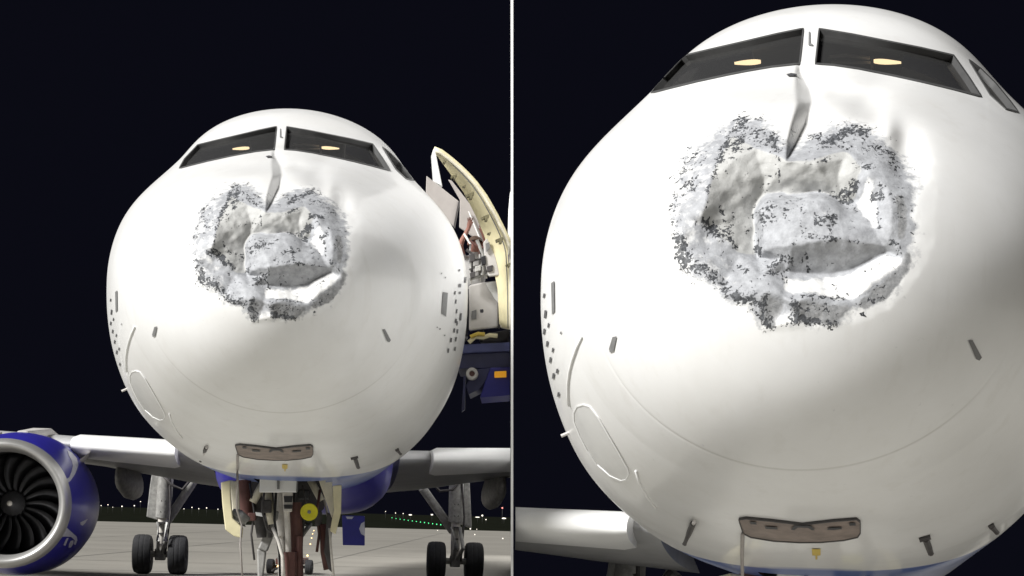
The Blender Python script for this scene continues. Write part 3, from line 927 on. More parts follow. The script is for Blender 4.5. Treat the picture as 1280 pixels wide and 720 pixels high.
def nose_gear(a):
    s = 5.6
    P = lambda x, y, ds=0: L(a, x, y, s + ds)
    top, foot = P(351, 600, .1), P(354, 720, 0)
    d = (foot - top).normalized()
    axle = top + d * ((-4.09 + .40 - top.z) / d.z)
    m = MB(); m.tube([top, top + (axle - top) * .42], .095, 16); o = m.build('nose_gear', M_GEARLIGHT, a.axis, True, 40)
    m = MB(); m.tube([top + (axle - top) * .40, axle], .060, 14); m.build('shock_strut', M_GEARLIGHT, o, True, 40)
    m = MB(); m.tube([axle - Vector((.34, 0, 0)), axle + Vector((.34, 0, 0))], .06, 12); m.build('axle', M_GEAR, o, True, 40)
    for dx in (-.26, .26): wheel(o, axle + Vector((dx, 0, 0)), .40, .22)
    # white light box in front of the leg
    b = MB(); pp = [P(325, 592, -.35), P(372.5, 592, -.35), P(371, 615.5, -.35), P(324, 615.5, -.35)]
    b.slab(pp, (0, .14, 0)); lb = b.build('light_box', M_WHITE, o, bevel=.012)
    b = MB(); b.slab([P(346.3, 600, -.372), P(349.6, 600, -.372), P(349.3, 611.5, -.372), P(346.3, 611.5, -.372)], (0, .03, 0)); b.build('slot', M_MARK, lb)
    b = MB(); b.tube([P(324.5, 592.5, -.362), P(372, 592.5, -.362)], .010, 6); b.tube([P(372, 592, -.362), P(371, 615, -.362)], .010, 6); b.build('edge_trim', M_MARK, lb)
    # small lights and head below it
    b = MB(); b.slab([P(353, 615.5, -.25), P(366, 615.5, -.25), P(365, 640, -.25), P(354, 640, -.25)], (0, .12, 0)); h = b.build('steering_head', M_GEARLIGHT, o, bevel=.015)
    for y0, y1 in ((620, 628), (631, 636)):
        b = MB(); b.slab([P(354.5, y0, -.275), P(366, y0, -.275), P(365, y1, -.275), P(355.5, y1, -.275)], (0, .03, 0)); b.build('lamp_glass', M_BLACK, h)
    b = MB(); b.tube([P(358, 634, -.15), P(360, 668, -.15), P(361, 722, -.15)], [.040, .036, .04], 10); b.build('drag_brace', M_GEARLIGHT, o, True, 40)
    b = MB(); b.tube([P(370, 628, -.05), P(371, 722, -.05)], [.075, .085], 10); b.tube([P(374, 670, -.1), P(372, 722, -.1)], .05, 8); b.build('red_cover', M_RUST, o, True, 40)
    b = MB(); b.tube([P(362, 690, -.2), P(362, 722, -.2)], .09, 8); b.build('lower_cover', M_RUST, o, True, 40)
    # grey torque arm swung to the left, light hose on it
    b = MB(); b.slab([P(337, 652, .3), P(348, 654, .3), P(334, 690, .3), P(322, 686, .3)], (0, .16, 0)); b.build('tow_arm', M_GEAR, o, bevel=.02)
    b = MB(); b.slab([P(321, 686, .32), P(333, 688, .32), P(329, 722, .32), P(322, 722, .32)], (0, .12, 0)); b.build('tow_arm_foot', M_GEAR, o, bevel=.02)
    b = MB(); b.tube([P(341, 660, -.2), P(348, 676, -.3), P(353, 695, -.3), P(355, 722, -.3)], .022, 8); b.build('light_hose', M_GEARLIGHT, o, True)
    b = MB(); b.tube([P(388, 655, .2), P(374, 674, .0)], .028, 8); b.tube([P(344, 655, .2), P(356, 676, 0)], .028, 8); b.build('torque_link', M_GEAR, o, True)
    b = MB(); b.lathe([(.001, 0), (.013, 0), (.03, -.004), (.100, -.004), (.106, .004), (.106, .03), (.001, .03)], P(386.5, 640, -.3), 40); yd = b.build('yellow_reel', M_YELLOW, o, True, 40)
    b = MB(); b.lathe([(.001, -.012), (.02, -.012), (.024, .01)], P(386.5, 640, -.3), 16); b.build('reel_hub', M_MARK, yd, True, 40)
    # bay: dark liner, doors with cream inner faces
    k = a.k
    b = MB()
    x0, x1, y0, y1, z0, z1 = -.43, .43, 4.72 * k, 6.93 * k, -1.99, -1.0
    b.add([(x0, y0, z0), (x1, y0, z0), (x1, y1, z0), (x0, y1, z0), (x0, y0, z1), (x1, y0, z1), (x1, y1, z1), (x0, y1, z1)],
          [(4, 5, 6, 7), (0, 1, 5, 4), (1, 2, 6, 5), (2, 3, 7, 6), (3, 0, 4, 7)])
    b.build('gear_bay', M_GEARDARK, o)
    b = MB(); b.slab([P(308, 597, .7), P(411, 597, .7), P(405, 636, .7), P(392, 648, .7), P(372, 640, .7), P(335, 642, .7), P(326, 668, .7), P(312, 640, .7)], (0, .05, 0)); b.build('rear_doors_shade', M_GEARDARK, o)  # one dark sheet for the rear doors and the shadow around them
    def door(face, side_mat, poly, ds, th):
        q = MB(); q.slab([P(*p, ds) for p in poly], th); return q.build('bay_door', side_mat, o, bevel=.012)
    door(None, M_CREAM, [(276, 603), (287.5, 600), (288.5, 625), (291, 648), (303.5, 660), (302.5, 673), (292, 670), (281.5, 662), (278, 632)], -.45, (.0, .10, 0))
    door(None, M_CREAMPALE, [(287.5, 600), (298, 602), (300, 640), (303, 658), (291, 648)], -.30, (0, .06, 0))
    door(None, M_CREAM, [(416, 607), (427, 606), (426.5, 640), (419.5, 668), (412.5, 664), (417.5, 636)], -.45, (0, .10, 0))
    door(None, M_CREAMPALE, [(398, 599), (415, 600), (418, 632), (415, 648), (408, 628)], -.25, (0, .06, 0))
    b = MB(); b.slab([P(409, 640, -.1), P(416, 644, -.1), P(414, 680, -.1), P(418, 718, -.1), P(411, 712, -.1), P(405, 690, -.1)], (0, .05, 0)); b.build('door_link', M_GEARDARK, o, bevel=.01)
    b = MB(); b.tube([P(404, 655, 0), P(405, 690, 0), P(409, 712, 0)], .045, 8); b.build('red_hose', M_RUST, o, True)
    b = MB(); b.tube([P(412, 660, -.3), P(414, 690, -.3), P(417, 720, -.3)], .018, 6); b.build('door_rod', M_GEARLIGHT, o, True)
    b = MB(); b.tube([P(304, 600, .2), P(306, 630, .2), P(309, 652, .2)], [.10, .11, .07], 10); b.build('actuator', M_RUST, o, True, 40)
    b = MB(); b.tube([P(290, 640, -.35), P(298, 644, -.35), P(306, 650, -.3), P(303, 657, -.3)], [.05, .075, .075, .05], 10); b.build('hose_bundle', M_GEAR, o, True)
    b = MB(); b.tube([P(330, 602, .1), P(316, 628, .1)], .05, 8); b.tube([P(333, 615, .1), P(341, 655, .1)], .06, 8); b.build('retraction_brace', M_CREAMPALE, o, True)
    b = MB(); b.tube([P(388, 600, .1), P(402, 626, .1)], .045, 8); b.build('retraction_brace', M_CREAMPALE, o, True)
    for i, (pts, rr, mm) in enumerate((
        ([(331, 605), (328, 640), (334, 662), (344, 668)], .014, M_GEARDARK), ([(345, 616), (343, 650), (349, 690), (350, 722)], .016, M_BLACK),
        ([(367, 616), (369, 650), (366, 690), (368, 722)], .015, M_GEARDARK), ([(378, 606), (382, 626), (379, 660), (376, 690), (378, 722)], .014, M_GEARDARK),
        ([(400, 612), (396, 640), (399, 668), (396, 690)], .018, M_RUST), ([(312, 604), (318, 640), (314, 668), (318, 700)], .014, M_GEARDARK),
        ([(340, 625), (333, 648), (338, 672)], .030, M_GEARDARK), ([(405, 622), (411, 650), (408, 684)], .016, M_GEARLIGHT),
        ([(355, 640), (372, 650), (384, 655)], .020, M_GEARDARK), ([(347, 700), (358, 694), (372, 700)], .030, M_GEARDARK))):
        q = MB(); q.tube([P(*p, -.12 + .04 * i) for p in pts], rr, 7); q.build('hydraulic_hose', mm, o, True)
    for x, y, w_, h_, mm in ((333, 633, .13, .16, M_GEARDARK), (347, 645, .10, .12, M_GEAR), (371, 660, .16, .10, M_GEARDARK), (361, 676, .18, .12, M_GEAR), (398, 648, .09, .18, M_GEARDARK), (315, 646, .10, .10, M_RUST), (380, 618, .14, .12, M_BLACK)):
        q = MB(); q.box(P(x, y, .05), (w_, .14, h_)); q.build('fitting', mm, o, bevel=.015)
    b = MB(); b.slab([P(319, 640, 0), P(327, 641, 0), P(329, 646, 0), P(320, 644.5, 0)], (0, .02, 0)); b.build('placard', M_WHITE, o)
    b = MB(); b.tube([P(325, 625, .3), P(327, 672, .3)], [.12, .06], 10); b.tube([P(344, 622, .2), P(348, 650, .2)], [.10, .09], 10); b.build('shimmy_damper', M_GEARDARK, o, True, 40)
    return o

def pin(a, base, tip, out, r, material, parent, name='probe', bar=None):
    p0, n0 = hitn(a, *base)
    if p0 is None: return None
    o, d = ray(a, *tip)
    # the tip lies in the plane facing the camera, an arm's length off the skin
    p1, n1 = hitn(a, *tip, 0)
    tp = p1 - d * out if p1 is not None else o + d * ((p0 + n0 * out - o).dot(d))
    m = MB(); m.tube([p0 - n0 * .01, tp], r * 1.3, 8)
    if bar:
        b0 = o + ray(a, *bar[0])[1] * ((tp - o).length); b1 = o + ray(a, *bar[1])[1] * ((tp - o).length)
        m.tube([b0, b1], r * .9, 8)
    return m.build(name, material, parent, True, 40)

def make_airliner(side, label):
    a = setup(side)
    root = empty('airliner')
    root.matrix_world = a.M @ Matrix.Translation((0, 0, -4.09))
    tag(root, label, 'airliner', 'airliners with torn noses')
    class Sub: pass
    a.axis = root
    pre = set(bpy.data.objects)
    rad, fus = fuselage(a)
    # windows
    for nm, poly in WINS.items():
        pane = patch(a, poly, -.035, 5.0).build('windshield' if nm != 'side' else 'side_window', M_GLASS, fus, True)
        ribbon(a, poly, 0.75 if nm != 'side' else .6).build('window_frame', M_SEAL, pane, True, 30)
    # cockpit seen through the glass
    k = a.k
    cb = MB(); cb.add([(-1.75, 5.6 * k, -.6), (1.75, 5.6 * k, -.6), (1.75, 5.6 * k, .85), (1.2, 5.6 * k, 1.5), (.5, 5.6 * k, 1.9), (-.5, 5.6 * k, 1.9), (-1.2, 5.6 * k, 1.5), (-1.75, 5.6 * k, .85)], [tuple(range(8))]); cb.build('bulkhead', M_COCKPIT, fus)
    gs = MB(); gs.slab([(-1.0, 2.7 * k, .98), (1.0, 2.7 * k, .98), (1.1, 3.3 * k, 1.02), (-1.1, 3.3 * k, 1.02)], (0, 0, -.14)); gs.build('glareshield', M_BLACK, fus, bevel=.03)
    op = MB(); op.box((0, 4.6 * k, 1.86), (1.1, 1.1 * k, .14)); op.build('overhead_panel', M_COCKPIT, fus, bevel=.03)
    for sx in (-.62, .62):
        st = MB(); st.box((sx, 4.35 * k, .85), (.52, .16, .95)); se = st.build('cockpit_seat', M_SEAT, fus, bevel=.06)
        hr = MB(); hr.box((sx, 4.35 * k, 1.44), (.30, .12, .22)); hr.build('headrest', M_SEAT, se, bevel=.05)
    def lozenge(x0, x1, y0, y1, h0, h1):
        n = 9; f = [q_ / (n - 1) for q_ in range(n)]
        hh = [(h0 + (h1 - h0) * t) * math.sin(math.pi * (.06 + .88 * t)) ** .5 for t in f]
        return [(x0 + (x1 - x0) * t, y0 + (y1 - y0) * t - h) for t, h in zip(f, hh)] + [(x0 + (x1 - x0) * t, y0 + (y1 - y0) * t + h) for t, h in zip(f[::-1], hh[::-1])]
    for pts in (lozenge(290.5, 311.5, 185.9, 184.6, 1.1, 2.2), lozenge(402, 424, 184.2, 185.4, 2.3, .9)):
        q = MB(); q.slab([L(a, *p, 4.05) for p in pts], (0, .03, 0)); q.build('cockpit_lamp', M_LAMP, fus)
    q = MB(); q.slab([L(a, 399.5, 182, 4.0), L(a, 401.8, 182, 4.0), L(a, 401.8, 190, 4.0), L(a, 399.5, 190, 4.0)], (0, .05, 0)); q.build('lamp_bracket', M_GREYLIGHT, fus)
    q = MB(); q.tube([L(a, 366, 181, 4.1), L(a, 380, 180, 4.1), L(a, 399, 182.5, 4.1)], .012, 6); q.tube([L(a, 368, 186, 4.1), L(a, 400, 186, 4.1)], .010, 6); q.build('sun_visor_rail', M_GREYLIGHT, fus, True)
    q = MB(); q.tube([L(a, 463, 186, 4.0), L(a, 478, 210, 3.6)], .03, 8); q.tube([L(a, 468, 184, 4.0), L(a, 484, 211, 3.5)], .02, 8); q.build('window_post', M_GREYLIGHT, fus, True)
    # centre post mark, the small sensor below it
    q = patch(a, [(350, 161.5), (351.2, 161.5), (351.4, 170.5), (353.6, 172), (353.3, 173), (349.8, 172.4)], .006, 2.0); q.build('post_mark', M_MARK, fus)
    q = patch(a, [(332, 196.5), (336, 195.5), (340.5, 196.2), (338, 197.8), (334, 197.8)], .010, 2.0); q.build('drain_mark', M_MARKDARK, fus)
    # flush plates and sensors on the flanks
    for poly, mm, nm in (([(190.8, 418), (193.6, 408.5), (197, 407.8), (194.5, 420), (191.5, 421)], M_MARK, 'sensor_plate'),
                     ([(477.2, 411.5), (480.5, 411), (488, 425), (486, 427.5), (483.5, 426.5)], M_MARK, 'sensor_plate'),
                     ([(144.6, 365), (147.2, 363), (147.4, 388), (145.2, 390.5)], M_MARK, 'static_plate'),
                     ([(553.2, 365), (559.2, 366), (557, 396), (551.3, 392)], M_MARK, 'static_plate')):
        q = patch(a, poly, .006, 2.0)
        if q.f: q.build(nm, mm, fus)
    dots = [(568,366,2,5),(569,377,2,6),(570,389,2,6),(569,401,3,6),(570.5,404,2,6),(567,413,2.2,6),(571,414,2.2,6),(563,425,2.6,6),(569,424,2.2,6),(559.5,438,2.6,6),(568,436,2.4,5),
            (575,396,3,10),(574,357,4,5),(574,366,3,3.5),(581,350,3,8),(573.5,338,2.5,3),(551,342,1.5,2),(556,347,1.4,2),(545.5,409,1.4,1.8),(549,411,1.8,2.2),(555,419,1.5,1.8),
            (138.5,375,1.8,4),(139.5,390,2.2,7),(138.6,404,2,5),(141,414,2,5),(143.5,427,2,5),(146,440,2.2,5),(142,399,1.6,4),(145.5,419,1.6,4),(149,436,2,4),(152,405,1.2,2),(150,455,2,4)]
    dm = MB()
    for x, y, w_, h_ in dots:
        w_ *= .75; h_ *= .9
        q = patch(a, [(x - w_ / 2, y + h_ / 2), (x - w_ / 2 + .6, y - h_ / 2), (x + w_ / 2 + .6, y - h_ / 2), (x + w_ / 2, y + h_ / 2)], .006, 3.0)
        if q.f and max((Vector(v) - Vector(q.v[0])).length for v in q.v) < .7:
            q.build('flank_marking', M_MARKDARK, fus)
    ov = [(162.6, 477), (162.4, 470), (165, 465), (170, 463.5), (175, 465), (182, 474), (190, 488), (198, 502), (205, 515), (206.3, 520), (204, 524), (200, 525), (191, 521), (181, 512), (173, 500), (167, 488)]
    pn = patch(a, ov, .004, 4.0).build('oval_reflection', M_REFLECTION, fus, True)  # reflection in the glossy paint, laid on as a grey patch
    ribbon(a, ov, .55, .007, .0).build('reflection_outline', M_WHITE, pn, True, 40)  # bright rim of the reflected oval, as a white strip
    arc = [hit(a, *p, .004) for p in ((169, 408), (165, 417), (161.5, 427), (159, 437), (157.8, 447), (157.8, 457), (158.8, 464))]
    MB().tube(arc, .010, 6).build('reflection_arc', M_WHITE, fus, True)  # reflected arc drawn on the skin as a white tube
    arc = [hit(a, *p, .004) for p in ((212, 517), (215, 527), (221, 538), (228, 547))]
    MB().tube(arc, .009, 6).build('reflection_arc', M_WHITE, fus, True)  # shorter reflected arc, drawn the same way
    # probes
    pin(a, (250.5, 577), (257.5, 560), .10, .016, M_GEARDARK, fus, 'pitot_probe')
    pin(a, (254, 570), (258.5, 558.5), .12, .010, M_GREYLIGHT, fus, 'pitot_tip')
    pin(a, (448, 585), (443.5, 572.5), .08, .018, M_GEARDARK, fus, 'pitot_probe', ((438.5, 573.5), (447.5, 571)))
    pin(a, (501, 568), (496, 562), .07, .016, M_GEARDARK, fus, 'temperature_probe', ((494, 563), (498.5, 561)))
    pin(a, (158, 486.5), (152, 489), .05, .009, M_GREYLIGHT, fus, 'angle_vane')
    # pink-brown tray under the chin
    tr = [(294.5, 555.5), (300, 554.6), (320, 556.5), (345, 559.6), (370, 556.6), (388, 555.2), (391, 557.5), (391, 566), (389, 569.5), (378, 572), (360, 573.6), (343, 573.8), (322, 572.6), (304, 569.6), (298, 566.5)]
    ty = patch(a, tr, .012, 4.0); rim = ribbon(a, tr, .45, .016, .0)
    tray = ty.build('chin_panel', M_PINKBROWN, fus, True)
    rim.build('panel_rim', M_GEARDARK, tray, True)
    for poly in ([(303, 556.2), (308, 556.4), (309, 558.4), (304, 558.2)], [(315, 560), (325, 560.6), (325.5, 562.4), (316, 562)], [(336, 562.5), (338.5, 559), (352, 559.4), (355, 563), (352.5, 563), (349.5, 561), (341.5, 560.8), (338.5, 563)],
                 [(364.5, 562.6), (366, 561), (376, 560.6), (376.5, 562), (370, 562.8)], [(382, 557.2), (387, 557), (387.5, 559.2), (382.5, 559.4)]):
        q = patch(a, poly, .020, 2.0)
        if q.f: q.build('slot', M_BLACK, tray)
    # loose wire from the tray
    wp = [hit(a, 297.5, 566, .02), hit(a, 297.3, 576, .03), hit(a, 297.2, 588, .03), L(a, 297, 600, 3.6), L(a, 296, 620, 3.8), L(a, 296.5, 638, 4.1), L(a, 302, 655, 4.7), L(a, 300.5, 680, 4.7), L(a, 303, 722, 4.7)]
    q = MB(); q.tube(wp, .012, 6); q.build('loose_wire', M_GREYPANEL, fus, True)
    q = patch(a, [(352.5, 580), (359.5, 580), (359.5, 585.2), (357, 585.4), (357, 588.5), (355.4, 588.5), (355.4, 585.4), (352.8, 585.2)], .006, 2.5)
    if q.f: q.build('warning_sticker', M_OCHRE, fus)
    # belly fairing in deep blue
    secs = []
    for s, hw, zb in ((11.5, .95, -1.75), (12.5, 1.4, -2.2), (14.5, 1.66, -2.42), (19, 1.75, -2.47), (24, 1.7, -2.4), (27, 1.0, -1.9)):
        secs.append([Vector((hw * (abs(math.sin(t)) ** .55) * (1 if math.sin(t) > 0 else -1), s * k, -1.2 + (zb + 1.2) * (abs(math.cos(t)) ** .55) if math.cos(t) < 0 else -1.2 + .3 * math.cos(t))) for t in [2 * math.pi * j / 40 for j in range(40)]])
    if side == 'L': loft(secs).build('belly_fairing', M_BLUE, root, True, 50)
    # wings, engines, gears
    for sgn in ((-1, 1) if side == 'L' else (-1,)):
        ps = wing(a, sgn)
    if side == 'L': engine(a, -1)
    main_gear(a, dict(wheels=(178.5, 222.5), top=(208, 588), brace=((243, 600), (206, 656)), hose=((200, 590), (214, 606), (228, 612), (240, 598)), door=[(190, 590), (199.5, 590), (197, 650), (183, 646), (187, 610)]), -1)
    main_gear(a, dict(wheels=(545.5, 592.5), top=(571, 590), brace=((528, 610), (566, 664)), hose=((580, 595), (566, 612), (550, 614), (540, 604)), door=[(580, 592), (586.5, 592), (590, 660), (580, 656)]), 1)
    nose_gear(a)
    if side == 'L':
        canoe(a, L(a, 154, 580, 20), L(a, 166.5, 624, 20), 19.2, 21.4, .20, root)
        canoe(a, L(a, 624, 592, 20), L(a, 610, 636, 20), 19.2, 21.0, .20, root)
        q = MB(); s = 11.5
        q.slab([L(a, 427.5, 644, s), L(a, 456, 645, s), L(a, 456, 682, s), L(a, 428.5, 681.5, s)], (0, .06, 0)); bd = q.build('belly_door', M_BLUEPANEL, root, bevel=.012)
        q = MB(); q.slab([L(a, 455.6, 652, s - .02), L(a, 455.8, 670, s - .02), L(a, 451.5, 667.5, s - .02), L(a, 449, 661, s - .02), L(a, 451.5, 654.5, s - .02)], (0, .02, 0)); q.build('emblem_disc', M_LOGO, bd)
        q = MB(); q.slab([L(a, 432, 645.6, s - .02), L(a, 442, 645.8, s - .02), L(a, 440, 648.8, s - .02), L(a, 434, 648.6, s - .02)], (0, .02, 0)); q.build('emblem_disc', M_LOGO, bd)
        side_door(a, fus)
    # everything was built in the fuselage-axis frame; the root stands on the ground below it
    for o in bpy.data.objects:
        if o.parent is root and o not in pre:
            o.location = o.location + Vector((0, 0, 4.09))
    return a

def side_door(a, fus):
    """open cabin door on the flank: curved shell with a cream inner face"""
    s = 6.4
    outer = [(541.5, 187.5), (549, 190), (562, 199.5), (577, 212.5), (592, 228), (606, 247), (619, 270), (630, 292), (638, 311)]
    inner = [(541.8, 189), (548, 197), (556, 208), (566, 222), (580, 241), (594, 268), (606, 296), (616, 330), (622, 362), (624, 405)]
    O = [L(a, *p, s) for p in outer] + [L(a, 638, 345, s), L(a, 638, 412, s)]
    I = [L(a, *p, s + .25) for p in inner]
    import itertools
    def resample(P, n):
        d = [0]
        for p, q in zip(P, P[1:]): d.append(d[-1] + (q - p).length)
        out = []
        for i in range(n):
            t = d[-1] * i / (n - 1)
            j = max(0, min(len(P) - 2, next((j for j in range(len(P) - 1) if d[j + 1] >= t - 1e-9), len(P) - 2)))
            out.append(P[j].lerp(P[j + 1], (t - d[j]) / max(1e-9, d[j + 1] - d[j])))
        return out
    n = 28
    O2, I2 = resample(O, n), resample(I, n)
    vs, fs = [], []
    m = 6
    for i in range(n):
        for j in range(m):
            f = j / (m - 1)
            p = O2[i].lerp(I2[i], f); p.y += .10 * math.sin(math.pi * f)
            vs.append(p)
    for i in range(n - 1):
        for j in range(m - 1): fs.append((i * m + j, i * m + j + 1, (i + 1) * m + j + 1, (i + 1) * m + j))
    d = MB().add(vs, fs).build('cabin_door', M_CREAM, fus, True)
    sol = d.modifiers.new('thick', 'SOLIDIFY'); sol.thickness = .05
    q = MB(); q.tube(O2, .020, 8); q.build('door_edge', M_CREAMPALE, d, True)
    off = [p.lerp(r, .24) - Vector((0, .04, 0)) for p, r in zip(O2, I2)]
    q = MB(); q.tube(off[1:], .008, 6); q.build('door_seal', M_MARK, d, True)
    q = MB(); q.slab([L(a, 541, 187, s - .1), L(a, 544, 187.5, s - .1), L(a, 553, 233, s - .1), L(a, 544, 228, s - .1)], (0, .4, 0)); q.build('door_edge_panel', M_WHITE, d, bevel=.01)
    for x, y, w_ in ((555, 203, 4), (567, 221, 7), (580, 233, 4), (587, 244, 10), (606, 272, 9), (611, 292, 4), (624, 300, 9), (635, 331, 6)):
        q = MB(); c = L(a, x, y, s - .10)
        r = w_ / scl(s) / 2
        q.box(c, (r * 2.0, .10, r * .8), Matrix.Rotation(R(-25), 3, 'Y')); q.box(c + Vector((r * .3, -.02, -r * .5)), (r * .7, .12, r * 1.3)); q.box(c + Vector((r * .8, -.01, r * .3)), (r * .5, .09, r * .9))
        q.build('door_latch', mat_latch, d, bevel=.004)
mat_latch = mat('door_latch', (0.13, 0.115, 0.06), 0.6, var=0.3, nscale=30)

AL = make_airliner('L', 'smaller whole airliner with blue engine and landing gear in view, left of the wall')
AR = make_airliner('R', 'nearer airliner, its torn white nose filling the view right of the wall')

# ------------------------------------------------------------------ boarding bridge head beside the open door
def PX(p, Y): return W(p[0], p[1], Y)
def pslab(pts, Y, th): 
    return MB().slab([PX(p, Y) for p in pts], (0, th, 0))
def bridge():
    Y = 22.9
    root = empty('boarding_bridge', W(612, 434, Y))
    tag(root, 'dark blue boarding bridge platform with grey shields and orange lamp beside the open cabin door', 'boarding bridge')
    made = []
    def P(name, mb, m, bevel=0.0, smooth=False, parent=None):
        o = mb.build(name, m, parent or root, smooth, 40 if smooth else None, bevel)
        made.append(o) if parent is None else made.append(o)
        return o
    P('platform', pslab([(572, 431), (637.2, 427.5), (637.2, 439), (572, 442)], Y, 1.4), mat('bridge_blue', (.055, .065, .17), .5, var=.2, nscale=3), .015)
    P('platform_frame', pslab([(572, 442.3), (637.2, 439.3), (637.2, 460), (572, 461)], Y + .08, 1.3), M_DARKBLUE, .01)
    P('lower_panel', pslab([(613, 459.5), (637.2, 458.5), (637.2, 494), (600, 497), (606, 478)], Y + .02, 1.2), M_BLUEPANEL, .01)
    P('cable_box', pslab([(594, 461.5), (612, 459.8), (612, 470), (600, 486), (586, 493), (582, 482)], Y + .04, .9), M_DARKBLUE, .01)
    P('post', pslab([(579.5, 470), (582, 470), (581, 512), (577, 515)], Y + .02, .1), M_DARKBLUE)
    c = W(590, 467, Y - .10)
    P('pipe', MB().lathe([(.036, .20), (.036, .0), (.045, -.012), (.072, -.012), (.080, 0), (.080, .20)], c, 32), M_GREYLIGHT, 0, True)
    P('pipe_core', MB().lathe([(.001, .03), (.037, .03)], c, 24), M_RUST)
    P('orange_lamp', pslab([(618, 464.3), (633, 463.6), (633, 471.4), (618, 472)], Y - .03, .08), M_AMBER, .006)
    P('screen', pslab([(586, 356.5), (602, 353), (624.5, 350.5), (622.5, 409), (586, 413)], Y, .10), M_GREYLIGHT, .02)
    P('screen_corner', pslab([(607, 354.5), (613, 352.6), (623.6, 352.5), (623.2, 379), (617, 372)], Y - .02, .015), M_WHITE, .004)
    P('socket', pslab([(589.5, 389), (595.5, 387), (595.5, 398.5), (589.5, 399.5)], Y - .02, .015), M_MARK)
    P('screen_edge', pslab([(624.9, 345), (627, 345), (624.5, 410), (622.9, 410)], Y - .03, .14), M_GEARDARK)
    P('side_fender', pslab([(627.5, 352), (637.2, 352), (637.2, 412), (625, 409)], Y - .03, .10), M_CREAMPALE, .02)
    # bent shield plates between the hull and the door
    P('shield_plate', pslab([(533, 219.5), (573.5, 251.5), (567.5, 283.5), (532, 247.5)], 21.9, .05), M_GREYPANEL, .01)
    P('shield_plate', pslab([(560, 224), (565, 226), (590, 258), (607, 296), (602.5, 304), (574, 284), (575, 250)], 23.5, .05), M_GREYPANEL, .01)
    P('shield_rib', pslab([(573.3, 251), (575, 252), (568.5, 285), (566.8, 284)], 21.85, .05), M_GEARDARK)
    P('shield_rib', pslab([(585, 264), (586.3, 264), (602.5, 303), (601, 303.6)], 23.44, .03), M_WHITE)
    P('cheek_plate', pslab([(604, 303), (609, 297), (620, 322), (625, 344), (611, 345.5), (606, 330)], 22.7, .06), M_GREYLIGHT, .012)
    P('cheek_window', pslab([(607.2, 304.5), (612, 302.5), (612, 310), (608, 315)], 22.66, .03), M_MARK)
    # each rail on its own
    for pts in ([(586, 336), (600, 332), (612, 326)], [(587, 349), (604, 344), (619, 341)]):
        P('hand_rail', MB().tube([PX(p, 22.75) for p in pts], .018, 8), M_GEAR, 0, True)
    for pts in ([(588, 320), (588.5, 355)], [(600, 318), (599.5, 352)], [(608, 322), (607.5, 348)], [(613, 330), (616, 344)]):
        P('rail_post', MB().tube([PX(p, 22.78) for p in pts], .017, 8), M_HUB, 0, True)
    for pts, rr, mm in (([(583, 312), (591, 318), (590, 340)], .022, M_GEARDARK), ([(596, 300), (604, 318), (603, 344)], .024, M_GEAR), ([(586, 300), (594, 306), (606, 310)], .016, M_RUST),
                        ([(590, 326), (606, 322), (612, 318)], .014, M_GEARDARK), ([(580, 292), (588, 305), (587, 330)], .016, M_WHITE)):
        P('cable', MB().tube([PX(p, 22.72) for p in pts], rr, 7), mm, 0, True)
    for pts, mm in (([(586, 318), (593, 316), (594, 326), (587, 328)], M_GEARDARK), ([(601, 321), (607, 319), (608, 330), (602, 332)], M_BLACK), ([(594, 333), (601, 331), (601, 338), (594, 340)], M_HUB), ([(608, 333), (616, 331), (616, 339), (609, 340)], M_GEARDARK), ([(587, 341), (594, 339), (594, 347), (588, 348)], M_GEARDARK)):
        P('fitting', pslab(pts, 22.68, .06), mm, .008)
    P('hose', MB().tube([PX(p, 22.85) for p in [(586, 428), (594, 421), (604, 422), (612, 419), (622, 420)]], .030, 8), M_CREAM, 0, True)
    P('hose', MB().tube([PX(p, 22.80) for p in [(588, 421), (598, 417), (606, 418)]], .026, 8), M_OCHRE, 0, True)
    P('bundle', pslab([(603, 418), (637, 411), (637, 427), (600, 430)], Y + .3, .4), M_GEARDARK, .03)
    P('canopy_edge', pslab([(637.4, 242), (638.5, 238), (638.5, 318), (635.3, 318), (634.7, 290), (635.6, 262)], 22.45, .1), M_WHITE, .006)
    P('canopy_stripe', pslab([(635.3, 318.5), (638.5, 318.5), (638.5, 346), (636.3, 338)], 22.45, .1), M_BLUE, .006)
    for o in made: o.location = -root.location
bridge()

